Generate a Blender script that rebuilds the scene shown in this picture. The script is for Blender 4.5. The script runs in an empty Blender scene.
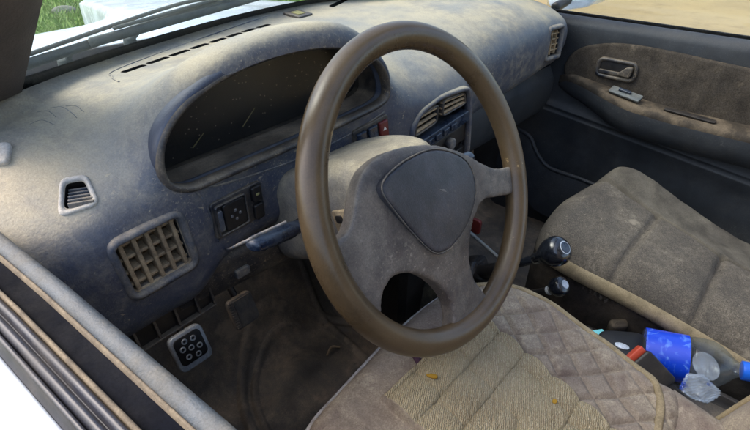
import bpy, bmesh, math, random
import numpy as np
from mathutils import Vector, Matrix
from mathutils.bvhtree import BVHTree
random.seed(4)
SC = bpy.context.scene
COL = SC.collection

# ------------------------------------------------------------------ camera
CAM = np.array([-.073, -.269, .986])
YAW, PIT, ROL, F = .853, .572, .019, 479.25
_f = np.array([math.sin(YAW)*math.cos(PIT), math.cos(YAW)*math.cos(PIT), -math.sin(PIT)])
_r0 = np.array([math.cos(YAW), -math.sin(YAW), 0]); _u0 = np.cross(_r0, _f)
_r = _r0*math.cos(ROL)+_u0*math.sin(ROL); _u = -_r0*math.sin(ROL)+_u0*math.cos(ROL)
cam = bpy.data.objects.new('camera', bpy.data.cameras.new('camera')); COL.objects.link(cam)
M = Matrix(((_r[0], _u[0], -_f[0], CAM[0]), (_r[1], _u[1], -_f[1], CAM[1]), (_r[2], _u[2], -_f[2], CAM[2]), (0, 0, 0, 1)))
cam.matrix_world = M
cam.data.sensor_width = 36; cam.data.lens = 36*F/750
cam.data.clip_start = .01; cam.data.clip_end = 500
SC.camera = cam

def ray(px, py):
    return _f+_r*(px-375)/F-_u*(py-215)/F
def U(px, py, x=None, y=None, z=None):
    """the point of the car on the plane x=, y= or z= that a place in the survey photo shows"""
    d = ray(px, py)
    i, v = (0, x) if x is not None else (1, y) if y is not None else (2, z)
    return CAM+d*(v-CAM[i])/d[i]

# ------------------------------------------------------------------ materials
def lin(r, g, b):
    f = lambda c: (c/255/12.92) if c/255 <= .04045 else ((c/255+.055)/1.055)**2.4
    return (f(r), f(g), f(b), 1)
def newmat(name):
    m = bpy.data.materials.new(name); m.use_nodes = True
    nt = m.node_tree; b = nt.nodes['Principled BSDF']
    return m, nt, b
def node(nt, t, **k):
    n = nt.nodes.new(t)
    for a, v in k.items():
        if a.startswith('i_'):
            n.inputs[a[2:].replace('_', ' ')].default_value = v
        else: setattr(n, a, v)
    return n
def mixc(nt, fac, a, b, mode='MIX'):
    m = nt.nodes.new('ShaderNodeMix'); m.data_type = 'RGBA'; m.blend_type = mode
    for sock, v in ((m.inputs[0], fac), (m.inputs[6], a), (m.inputs[7], b)):
        if hasattr(v, 'is_linked') or hasattr(v, 'links'): nt.links.new(v, sock)
        else: sock.default_value = v
    return m.outputs[2]
def math_(nt, op, a, b=None, c=None, clamp=False):
    m = nt.nodes.new('ShaderNodeMath'); m.operation = op; m.use_clamp = clamp
    for s, v in zip(m.inputs, (a, b, c)):
        if v is None: continue
        if hasattr(v, 'links'): nt.links.new(v, s)
        else: s.default_value = v
    return m.outputs[0]
def noise(nt, vec, scale, detail=6, rough=.6, dist=0):
    n = node(nt, 'ShaderNodeTexNoise'); n.inputs['Scale'].default_value = scale
    n.inputs['Detail'].default_value = detail; n.inputs['Roughness'].default_value = rough
    n.inputs['Distortion'].default_value = dist
    nt.links.new(vec, n.inputs['Vector']); return n.outputs['Fac']
def ramp(nt, fac, lo, hi):
    m = node(nt, 'ShaderNodeMapRange'); m.interpolation_type = 'SMOOTHSTEP'
    m.inputs[1].default_value = lo; m.inputs[2].default_value = hi
    nt.links.new(fac, m.inputs[0]); return m.outputs[0]
def dusty(name, base, dust, amt=.4, up=.4, s=9, rough=.45, bump=.15, bs=420, base2=None, lo=.38, hi=.68, spec=.5, fine=.25, dust2=None, coat=0, scratch=0, grain=.4, dist=.3, dr=.85, chips=0, specks=0):
    m, nt, b = newmat(name)
    tc = node(nt, 'ShaderNodeTexCoord').outputs['Object']
    n1 = ramp(nt, noise(nt, tc, s, 13, .70, dist), lo, hi)
    n2 = ramp(nt, noise(nt, tc, s*14, 8, .8, .3), .40, .66)
    geo = node(nt, 'ShaderNodeNewGeometry'); sep = node(nt, 'ShaderNodeSeparateXYZ')
    nt.links.new(geo.outputs['Normal'], sep.inputs[0])
    uz = ramp(nt, sep.outputs[2], .25, 1.0)
    f = math_(nt, 'MULTIPLY', n1, amt)
    f = math_(nt, 'MULTIPLY_ADD', math_(nt, 'MULTIPLY', n2, n1), fine*amt*2, f)
    g = math_(nt, 'MULTIPLY', uz, up)
    g1 = math_(nt, 'MULTIPLY_ADD', n2, .18, .52)
    g2 = math_(nt, 'MULTIPLY', g, math_(nt, 'MULTIPLY_ADD', n1, .42, g1))
    f = math_(nt, 'ADD', f, g2, clamp=True)
    n3 = noise(nt, tc, s*1.7+3, 5, .6)
    bc = mixc(nt, ramp(nt, n3, .35, .65), base, base2 or tuple(min(1, c*1.5) for c in base[:3])+(1,))
    dc = mixc(nt, ramp(nt, noise(nt, tc, s*2.3, 6), .35, .7), dust, dust2 or tuple(c*.72 for c in dust[:3])+(1,))
    col = mixc(nt, f, bc, dc)
    gr_ = ramp(nt, noise(nt, tc, 520, 3, .8), .25, .75)
    col = mixc(nt, grain, col, mixc(nt, gr_, (.35, .33, .31, 1), (1.5, 1.5, 1.5, 1)), 'MULTIPLY')
    if specks:
        sp1 = ramp(nt, noise(nt, tc, 130, 3, .6), .64, .70); sp2 = ramp(nt, noise(nt, tc, 5, 4, .6), .42, .62)
        sp3 = math_(nt, 'MULTIPLY', ramp(nt, noise(nt, tc, 330, 2, .6), .60, .66), .6)
        col = mixc(nt, math_(nt, 'MULTIPLY', math_(nt, 'MULTIPLY_ADD', sp1, sp2, math_(nt, 'MULTIPLY', sp3, sp2)), specks, clamp=True), col, dust)
    if name in ('grey_seat_velour', 'door_velour', 'wheel_hub_plastic', 'floor_mat_rubber'):
        stn = ramp(nt, noise(nt, tc, 9, 9, .62), .60, .68)
        col = mixc(nt, math_(nt, 'MULTIPLY', stn, .5), col, tuple(min(1, c*1.15) for c in dust[:3])+(1,))
    if chips:
        col = mixc(nt, math_(nt, 'MULTIPLY', ramp(nt, noise(nt, tc, 38, 4, .6), .70, .715), chips), col, lin(186, 158, 112))
    if scratch:
        mp = node(nt, 'ShaderNodeMapping'); mp.inputs['Scale'].default_value = (1, 9, 1); mp.inputs['Rotation'].default_value = (.3, .2, .9)
        nt.links.new(tc, mp.inputs[0])
        sc = ramp(nt, noise(nt, mp.outputs[0], 60, 3, .8), .66, .72)
        col = mixc(nt, math_(nt, 'MULTIPLY', sc, scratch), col, dust)
    nt.links.new(col, b.inputs['Base Color'])
    r = math_(nt, 'MULTIPLY_ADD', f, dr-rough, rough)
    nt.links.new(r, b.inputs['Roughness'])
    b.inputs['Specular IOR Level'].default_value = spec
    b.inputs['Coat Weight'].default_value = coat
    bp = node(nt, 'ShaderNodeBump'); bp.inputs['Strength'].default_value = bump; bp.inputs['Distance'].default_value = .001
    nt.links.new(math_(nt, 'ADD', noise(nt, tc, bs, 3), math_(nt, 'MULTIPLY', noise(nt, tc, 60, 5), .8)), bp.inputs['Height'])
    nt.links.new(bp.outputs[0], b.inputs['Normal'])
    return m

DUST = lin(196, 182, 156); TAN = lin(170, 152, 124); BROWN = lin(96, 84, 70)
MT = {}
MT['dash'] = dusty('dash_plastic', lin(38, 51, 76), lin(178, 165, 138), amt=.22, up=1.05, s=3.2, rough=.38, grain=.25, dr=.75, specks=.7, base2=lin(50, 62, 84), lo=.25, hi=.75, bump=.5, bs=330, dust2=lin(140, 138, 130), scratch=.6, fine=1.0)
MT['hoodlip'] = dusty('instrument_hood_plastic', lin(40, 50, 70), lin(140, 140, 138), amt=.16, up=.45, s=10, rough=.4, base2=lin(52, 62, 82), grain=.2, bump=.4, lo=.3, hi=.8)
MT['dash_dark'] = dusty('dark_trim_plastic', lin(26, 30, 38), TAN, specks=.7, amt=.28, up=.35, s=14, rough=.38, base2=lin(40, 44, 52))
MT['dialblack'] = dusty('dial_black', lin(7, 7, 9), lin(60, 54, 48), amt=.10, up=0, s=30, rough=.5)
MT['brakepad'] = dusty('worn_pedal_rubber', lin(84, 80, 76), lin(150, 130, 108), amt=.5, up=.3, s=30, rough=.6)
MT['consoletop'] = dusty('dusty_console', lin(60, 60, 54), lin(140, 132, 108), amt=.5, up=.3, s=14, rough=.7)
MT['pouch'] = dusty('black_pouch_cloth', lin(10, 10, 12), lin(40, 38, 36), amt=.1, up=0, s=30, rough=.6)
MT['plategrey'] = dusty('switch_plate', lin(84, 90, 92), lin(130, 122, 106), amt=.3, up=.1, s=30, rough=.5)
MT['cavity'] = dusty('cluster_cavity', lin(22, 23, 27), lin(146, 130, 108), amt=.3, up=.75, s=12, rough=.4)
MT['black'] = dusty('black_plastic', lin(16, 16, 18), BROWN, amt=.18, up=.15, s=20, rough=.42)
MT['blackgloss'] = dusty('glossy_black', lin(12, 15, 22), lin(90, 96, 104), amt=.12, up=.08, s=40, rough=.16, bump=.05, coat=.4)
MT['bluegloss'] = dusty('blue_black_gloss', lin(20, 30, 46), lin(120, 130, 140), amt=.2, up=.1, s=40, rough=.22, bump=.08)
MT['vent'] = dusty('dust_caked_vent', lin(126, 108, 84), lin(196, 172, 134), amt=.6, up=.5, s=40, rough=.7)
MT['bezel'] = dusty('vent_bezel', lin(64, 70, 80), lin(170, 156, 132), amt=.5, up=.4, s=25, rough=.5)
MT['pale'] = dusty('pale_dusty_bezel', lin(150, 148, 144), lin(205, 194, 174), amt=.6, up=.4, s=25, rough=.6)
MT['rim'] = dusty('brown_wheel_rim', lin(74, 60, 42), lin(124, 102, 74), amt=.2, up=.08, s=9, rough=.27, base2=lin(86, 70, 48), grain=.2, chips=.45, bump=.12, bs=700)
MT['hub'] = dusty('wheel_hub_plastic', specks=.6, base=lin(56, 54, 56), dust=lin(158, 148, 132), amt=.42, up=.3, s=9, rough=.42, base2=lin(84, 76, 72), bump=.3, bs=600, scratch=.4)
MT['pad'] = dusty('horn_pad', specks=.25, base=lin(34, 37, 44), dust=lin(110, 100, 92), amt=.2, up=.1, s=10, rough=.4, base2=lin(58, 60, 68), bump=.35, bs=600)
MT['shroud'] = dusty('column_shroud', lin(104, 98, 90), lin(184, 170, 142), specks=.5, amt=.55, up=.85, s=14, rough=.6)
MT['door_dark'] = dusty('door_panel_plastic', lin(32, 36, 41), lin(100, 98, 94), specks=.35, amt=.16, up=.25, s=6, rough=.55)
MT['door_velour'] = dusty('door_velour', lin(52, 48, 44), lin(120, 108, 92), amt=.30, up=.1, s=14, grain=.7, lo=.3, hi=.9, fine=1.0, rough=.95, bump=.5, spec=.1, scratch=.5)
MT['armrest'] = dusty('worn_armrest', lin(42, 38, 34), lin(112, 99, 82), amt=.5, up=.35, s=11, rough=.8, spec=.2, lo=.4, hi=.62)
MT['velour'] = dusty('grey_seat_velour', lin(78, 74, 69), lin(146, 136, 120), specks=.5, amt=.34, up=.08, s=9, dist=.1, grain=.7, lo=.30, hi=.90, rough=1, bump=.6, spec=.08, base2=lin(70, 66, 62), fine=1.2)
MT['olive'] = dusty('olive_seat_trim', lin(70, 66, 60), lin(112, 106, 94), amt=.45, up=.12, s=12, rough=1, bump=.4, spec=.08)
MT['beige'] = dusty('beige_piping', lin(120, 108, 86), lin(160, 146, 118), amt=.4, up=.2, s=20, rough=.95, spec=.08)
MT['seatside'] = dusty('dark_seat_side', lin(40, 37, 35), lin(92, 82, 70), amt=.4, up=.1, s=14, rough=.95, spec=.1)
MT['quilt'] = dusty('mauve_quilt', lin(132, 121, 110), lin(168, 157, 138), specks=.4, amt=.5, up=.05, s=12, rough=.95, bump=.6, bs=260, spec=.1, base2=lin(110, 97, 90), fine=.9)
MT['whitepiping'] = dusty('grey_white_piping', lin(170, 168, 166), lin(120, 110, 100), amt=.5, up=.1, s=30, rough=.8)
MT['floor'] = dusty('floor_mat_rubber', lin(76, 72, 66), lin(156, 138, 116), specks=.5, amt=.8, up=.12, s=7, rough=.6, bump=.5, lo=.4, hi=.72)
MT['metal'] = dusty('worn_metal', lin(186, 192, 198), lin(140, 128, 112), amt=.25, up=.1, s=30, rough=.35, bump=.1)
MT['metal'].node_tree.nodes['Principled BSDF'].inputs['Metallic'].default_value = .3
MT['beltline'] = dusty('belt_trim', lin(56, 62, 67), lin(112, 108, 98), amt=.6, up=.0, s=14, rough=.55, bump=.5, bs=500)
MT['sandstrip'] = dusty('sandy_ledge', lin(92, 82, 68), lin(136, 122, 98), amt=.6, up=.0, s=40, rough=.9)
MT['felt'] = dusty('window_channel', lin(10, 12, 18), lin(80, 78, 74), amt=.16, up=.0, s=7, rough=.95, spec=.08, lo=.35, hi=.7)
MT['seal'] = dusty('rubber_seal', lin(34, 35, 42), lin(92, 86, 78), amt=.35, up=.0, s=20, rough=.4)
MT['pillar'] = dusty('pillar_trim', lin(52, 46, 44), lin(88, 78, 70), amt=.3, up=.1, s=9, rough=.8, bump=.6, bs=300)
MT['paint'] = dusty('white_car_paint', lin(182, 190, 198), lin(170, 170, 164), amt=.06, up=.0, s=4, grain=.04, rough=.25, bump=.02, coat=.3)
MT['wiper'] = dusty('faded_wiper', lin(66, 72, 71), lin(106, 108, 100), amt=.4, up=.3, s=20, rough=.7)
MT['cowl'] = dusty('cowl_panel', lin(150, 166, 172), lin(180, 186, 184), amt=.4, up=.2, s=14, rough=.6)
MT['sealblack'] = dusty('windscreen_edge_band', lin(10, 10, 10), lin(110, 100, 82), amt=.2, up=.0, s=60, rough=.9, lo=.55, hi=.75, spec=.1)

def plain(name, c, rough=.5, metal=0, trans=0, ior=1.45, alpha=1, spec=.5):
    m, nt, b = newmat(name)
    b.inputs['Base Color'].default_value = c; b.inputs['Roughness'].default_value = rough
    b.inputs['Metallic'].default_value = metal; b.inputs['Transmission Weight'].default_value = trans
    b.inputs['IOR'].default_value = ior; b.inputs['Specular IOR Level'].default_value = spec
    tc = node(nt, 'ShaderNodeTexCoord').outputs['Object']
    bp = node(nt, 'ShaderNodeBump'); bp.inputs['Strength'].default_value = .15; bp.inputs['Distance'].default_value = .001
    nt.links.new(noise(nt, tc, 90, 4), bp.inputs['Height']); nt.links.new(bp.outputs[0], b.inputs['Normal'])
    return m
MT['red'] = plain('red_button', lin(104, 40, 36), .45)
MT['redorange'] = plain('orange_red_release', lin(184, 70, 46), .5)
MT['speck'] = plain('pale_dust_speck', lin(150, 142, 128), .9)
MT['white'] = plain('white_mark', lin(225, 220, 210), .6)
MT['needle'] = plain('pale_yellow_needle', lin(150, 142, 92), .7)
MT['print'] = plain('faded_dial_print', lin(52, 50, 46), .8)
MT['yellow'] = plain('yellow_bit', lin(160, 122, 24), .7)
MT['purple'] = plain('dried_purple_bit', lin(60, 34, 52), .8)
MT['capblue'] = plain('blue_cap', lin(24, 92, 200), .35)
MT['cyan'] = plain('cyan_wrapper', lin(120, 200, 205), .5)
MT['paper'] = plain('pale_film', lin(206, 214, 218), .55)
MT['chrome'] = plain('chrome', lin(200, 204, 208), .2, 1)
def label_mat():
    m, nt, b = newmat('blue_label_film')
    tc = node(nt, 'ShaderNodeTexCoord').outputs['Object']
    n = ramp(nt, noise(nt, tc, 40, 3, .5, 1.5), .5, .7)
    nt.links.new(mixc(nt, math_(nt, 'MULTIPLY', n, .6), lin(16, 62, 196), lin(110, 160, 235)), b.inputs['Base Color'])
    b.inputs['Roughness'].default_value = .25
    return m
MT['label'] = label_mat()
def clear(name, tint, dirt=.1, rough=.05):
    """thin see-through film: transparent with a little dusty diffuse and a gloss"""
    m, nt, b = newmat(name)
    out = nt.nodes['Material Output']; nt.nodes.remove(b)
    tr = node(nt, 'ShaderNodeBsdfTransparent'); tr.inputs[0].default_value = tint
    df = node(nt, 'ShaderNodeBsdfDiffuse'); df.inputs[0].default_value = lin(200, 205, 205)
    gl = node(nt, 'ShaderNodeBsdfGlossy'); gl.inputs['Roughness'].default_value = rough
    tc = node(nt, 'ShaderNodeTexCoord').outputs['Object']
    n = ramp(nt, noise(nt, tc, 12, 8, .65), .35, .7)
    m1 = node(nt, 'ShaderNodeMixShader'); nt.links.new(math_(nt, 'MULTIPLY_ADD', n, dirt, dirt*.6), m1.inputs[0])
    nt.links.new(tr.outputs[0], m1.inputs[1]); nt.links.new(df.outputs[0], m1.inputs[2])
    lw = node(nt, 'ShaderNodeLayerWeight')
    m2 = node(nt, 'ShaderNodeMixShader'); nt.links.new(math_(nt, 'MULTIPLY_ADD', math_(nt, 'POWER', lw.outputs['Facing'], 4), .35, .03), m2.inputs[0])
    nt.links.new(m1.outputs[0], m2.inputs[1]); nt.links.new(gl.outputs[0], m2.inputs[2])
    nt.links.new(m2.outputs[0], out.inputs[0]); return m
MT['glass'] = clear('windscreen_glass', (.84, .89, .90, 1), .025)
MT['doorglass'] = clear('door_glass', (.97, .99, .98, 1), .03)
MT['lens'] = clear('dusty_cluster_lens', (.8, .8, .8, 1), .004, .3)
MT['clearpet'] = clear('clear_bottle_plastic', (.84, .89, .93, 1), .035, .05)
MT['crinkle'] = clear('crinkled_film', (.92, .95, .98, 1), .18, .12)
_n = MT['crinkle'].node_tree; _d = [q for q in _n.nodes if q.type == 'BSDF_DIFFUSE'][0]
_t = node(_n, 'ShaderNodeTexCoord').outputs['Object']
_n.links.new(mixc(_n, ramp(_n, noise(_n, _t, 22, 2, .5, .6), .58, .62), lin(205, 214, 224), lin(40, 90, 215)), _d.inputs[0])

# ------------------------------------------------------------------ mesh kit
def thing(name, label, cat, loc=(0, 0, 0), group=None):
    o = bpy.data.objects.new(name, None); COL.objects.link(o)
    o.location = loc; o['label'] = label; o['category'] = cat; o.empty_display_size = .05
    if group: o['group'] = group
    return o
def origin(p):
    v = Vector((0, 0, 0))
    while p is not None: v += p.location; p = p.parent
    return v
def link(name, me, mat, parent=None, smooth=True):
    o = bpy.data.objects.new(name, me); COL.objects.link(o)
    if parent is not None:
        me.transform(Matrix.Translation(-origin(parent))); o.parent = parent
    mats = mat if isinstance(mat, (list, tuple)) else [mat]
    if not len(me.materials):
        for q in mats: me.materials.append(MT[q] if isinstance(q, str) else q)
    if smooth: me.polygons.foreach_set('use_smooth', [True]*len(me.polygons))
    return o
def mk(name, V, Fc, mat, parent=None, smooth=True, fix=True):
    me = bpy.data.meshes.new(name); me.from_pydata([tuple(map(float, v)) for v in V], [], Fc)
    if fix:
        bm = bmesh.new(); bm.from_mesh(me); bmesh.ops.recalc_face_normals(bm, faces=bm.faces)
        if all(e.is_manifold for e in bm.edges) and bm.calc_volume(signed=True) < 0: bmesh.ops.reverse_faces(bm, faces=bm.faces)
        bm.to_mesh(me); bm.free()
    return link(name, me, mat, parent, smooth)
def sharp(o, ang=35):
    o.data.set_sharp_from_angle(angle=math.radians(ang)); return o
def tag(o, label=None, cat=None, group=None, kind=None):
    if label: o['label'] = label
    if cat: o['category'] = cat
    if group: o['group'] = group
    if kind: o['kind'] = kind
    return o
def applied(o, *mods):
    """adds modifiers (type, settings) and bakes them"""
    for t, s in mods:
        m = o.modifiers.new(t, t)
        for k, v in s.items(): setattr(m, k, v)
    dg = bpy.context.evaluated_depsgraph_get(); dg.update()
    me = bpy.data.meshes.new_from_object(o.evaluated_get(dg))
    o.modifiers.clear(); old = o.data; o.data = me; bpy.data.meshes.remove(old)
    return o
def crv(P, n, closed=False):
    """Catmull-Rom through P -> n samples"""
    P = np.asarray(P, float); k = len(P)
    segs = k if closed else k-1
    t = np.linspace(0, segs, n, endpoint=not closed)
    i = np.minimum(np.floor(t).astype(int), segs-1); u = (t-i)[:, None]
    u = u.reshape((-1,)+(1,)*(P.ndim-1))
    g = (lambda j: P[j % k]) if closed else (lambda j: P[np.clip(j, 0, k-1)])
    a, b, c, d = g(i-1), g(i), g(i+1), g(i+2)
    if not closed:
        a = np.where((i == 0).reshape(u.shape), 2*b-c, a); d = np.where((i == segs-1).reshape(u.shape), 2*c-b, d)
    return .5*((2*b)+(-a+c)*u+(2*a-5*b+4*c-d)*u*u+(-a+3*b-3*c+d)*u**3)
def lerp_curve(P, n):
    P = np.asarray(P, float); L = np.r_[0, np.cumsum(np.linalg.norm(np.diff(P, axis=0), axis=1))]
    s = np.linspace(0, L[-1], n); return np.stack([np.interp(s, L, P[:, k]) for k in range(P.shape[1])], 1)
def gridfaces(nu, nv, cu=False, cv=False):
    Fc = []
    for i in range(nu-(0 if cu else 1)):
        for j in range(nv-(0 if cv else 1)):
            Fc.append((i*nv+j, i*nv+(j+1) % nv, ((i+1) % nu)*nv+(j+1) % nv, ((i+1) % nu)*nv+j))
    return Fc
def surf(name, G, mat, parent=None, cu=False, cv=False, caps=False, solid=0, **k):
    nu, nv = G.shape[:2]; Fc = gridfaces(nu, nv, cu, cv)
    if caps: Fc += [tuple(range(nv)), tuple((nu-1)*nv+j for j in range(nv))]
    o = mk(name, G.reshape(-1, 3), Fc, mat, parent, **k)
    if solid: applied(o, ('SOLIDIFY', dict(thickness=solid, offset=-1)))
    return o
def tube(name, path, rad, mat, parent=None, seg=12, n=None, closed=False, flat=1.0, upv=None):
    P = crv(path, n or max(8, len(path)*6), closed) if len(path) > 2 else lerp_curve(path, n or 6)
    N = len(P)
    R = np.interp(np.linspace(0, 1, N), np.linspace(0, 1, len(rad)), rad) if hasattr(rad, '__len__') else np.full(N, rad)
    T = (np.roll(P, -1, 0)-np.roll(P, 1, 0)) if closed else np.gradient(P, axis=0)
    T /= np.linalg.norm(T, axis=1)[:, None]+1e-12
    ref = np.array(upv if upv is not None else (0, 0, 1.)) 
    if upv is None and abs(T.mean(0) @ ref) > .9*np.linalg.norm(T.mean(0))+1e-9: ref = np.array((1., 0, 0))
    A = np.cross(T, ref); A /= np.linalg.norm(A, axis=1)[:, None]+1e-12; B = np.cross(A, T)
    a = np.linspace(0, 2*math.pi, seg, endpoint=False)
    G = P[:, None]+R[:, None, None]*(np.cos(a)[None, :, None]*A[:, None]+flat*np.sin(a)[None, :, None]*B[:, None])
    if not closed:   # rounded ends
        s0 = P[0]+(G[0]-P[0])*.6-T[0]*R[0]*.35; s1 = P[-1]+(G[-1]-P[-1])*.6+T[-1]*R[-1]*.35
        G = np.concatenate([s0[None], G, s1[None]])
    return surf(name, G, mat, parent, cu=closed, cv=True, caps=not closed)
class Fr:
    """a local frame on a surface: o + u*U + v*V + h*N"""
    def __init__(s, o, u, v, n): s.o, s.u, s.v, s.n = map(lambda q: np.array(q, float), (o, u, v, n))
    def __call__(s, P, h=0):
        P = np.asarray(P, float)
        if P.ndim == 1: P = P[None]
        hh = P[:, 2:3] if P.shape[1] > 2 else np.full((len(P), 1), h)
        return s.o+P[:, :1]*s.u+P[:, 1:2]*s.v+(hh+(h if P.shape[1] > 2 else 0))*s.n
    def at(s, u, v, h=0): return Fr(s.o+u*s.u+v*s.v+h*s.n, s.u, s.v, s.n)
def norm(v): v = np.asarray(v, float); return v/np.linalg.norm(v)
def rrect(w, h, r, k=5):
    P = []
    for cx, cy, a0 in ((w/2-r, h/2-r, 0), (-w/2+r, h/2-r, 90), (-w/2+r, -h/2+r, 180), (w/2-r, -h/2+r, 270)):
        for j in range(k+1):
            a = math.radians(a0+90*j/k); P.append((cx+r*math.cos(a), cy+r*math.sin(a)))
    return np.array(P)
def inset(P, d):
    """closed ccw outline moved inwards by d"""
    P = np.asarray(P, float); E_ = np.roll(P, -1, 0)-P
    L = np.linalg.norm(E_, axis=1)[:, None]+1e-12; nn = np.stack([-E_[:, 1], E_[:, 0]], 1)/L
    m = nn+np.roll(nn, 1, 0); m /= np.linalg.norm(m, axis=1)[:, None]+1e-12
    return P+m*d
def ccw(P):
    P = np.asarray(P, float); a = np.sum(P[:, 0]*np.roll(P[:, 1], -1)-np.roll(P[:, 0], -1)*P[:, 1])
    return P if a > 0 else P[::-1]
def block(name, fr, out, h0, h1, mat, parent=None, bev=.0015, taper=0, dome=0):
    """solid over outline from depth h0 to h1 with a rounded front edge"""
    out = ccw(out); steps = [(0, h0)]+[(taper*1.0+bev*(1-math.cos(a)), h1-bev+bev*math.sin(a)) for a in np.linspace(0, math.pi/2, 4)]
    rings = [fr(inset(out, d), h) for d, h in steps]
    if dome:
        c = out.mean(0)
        for q in (.8, .55, .28): rings.append(fr(c+(inset(out, steps[-1][0])-c)*q, h1+dome*(1-q*q)))
    G = np.array(rings)
    return surf(name, G, mat, parent, cv=True, caps=True)
def bezel(name, fr, out, prof, mat, parent=None):
    """a ring swept round an outline; prof = list of (inwards, height), closed"""
    out = ccw(out); G = np.array([fr(inset(out, d), h) for d, h in prof])
    return surf(name, G, mat, parent, cu=True, cv=True)
def boxes(name, L, mat, parent=None, bev=.0):
    """several bars of one pattern: L = (frame, cx, cy, h0, h1, w, h)"""
    V = []; Fc = []
    for fr, cx, cy, h0, h1, w, h in L:
        o = len(V)
        for hh in (h0, h1):
            for sx, sy in ((-1, -1), (1, -1), (1, 1), (-1, 1)): V.append(fr([[cx+sx*w/2, cy+sy*h/2]], hh)[0])
        Fc += [tuple(o+i for i in q) for q in ((0, 1, 2, 3), (4, 7, 6, 5), (0, 4, 5, 1), (1, 5, 6, 2), (2, 6, 7, 3), (3, 7, 4, 0))]
    o = mk(name, V, Fc, mat, parent, smooth=False)
    if bev: applied(o, ('BEVEL', dict(width=bev, segments=2)))
    return o
def blob(name, V, Fc, mat, parent, voxel=.003, smooth=6):
    o = mk(name, V, Fc, mat, parent)
    me0 = o.data
    applied(o, ('REMESH', dict(mode='VOXEL', voxel_size=voxel, use_smooth_shade=True)), ('SMOOTH', dict(factor=.5, iterations=smooth)))
    if not len(o.data.materials): o.data.materials.append(MT[mat])
    return o
def prism_vf(P3a, P3b, V=None, Fc=None):
    V = [] if V is None else V; Fc = [] if Fc is None else Fc
    o = len(V); n = len(P3a); V += list(P3a)+list(P3b)
    Fc += [tuple(range(o, o+n)), tuple(range(o+2*n-1, o+n-1, -1))]
    Fc += [(o+i, o+(i+1) % n, o+n+(i+1) % n, o+n+i) for i in range(n)]
    return V, Fc
def inside_d(P, poly):
    """signed distance inside a polygon for points P"""
    P = np.asarray(P); A = poly; B = np.roll(poly, -1, 0); d = np.full(len(P), 1e9); ins = np.zeros(len(P), bool)
    for a, b in zip(A, B):
        e = b-a; w = P-a; t = np.clip((w @ e)/(e @ e+1e-12), 0, 1); d = np.minimum(d, np.linalg.norm(w-t[:, None]*e, axis=1))
        c = ((a[1] <= P[:, 1]) & (b[1] > P[:, 1])) | ((b[1] <= P[:, 1]) & (a[1] > P[:, 1]))
        with np.errstate(divide='ignore', invalid='ignore'):
            xi = a[0]+(P[:, 1]-a[1])*(b[0]-a[0])/(b[1]-a[1])
        ins ^= c & (P[:, 0] < xi)
    return np.where(ins, d, -d)
def sm(a, b, x): t = np.clip((x-a)/(b-a), 0, 1); return t*t*(3-2*t)

# ================================================================== DASHBOARD
def ywind(x): return .59-.21*np.abs((np.asarray(x)-.68)/.66)**1.6
def zwind(x): return .80-.02*sm(.9, 1.36, x)
dash = thing('dashboard', 'dust covered blue grey dashboard running under the windscreen', 'dashboard', (.68, .3, .5))
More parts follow.
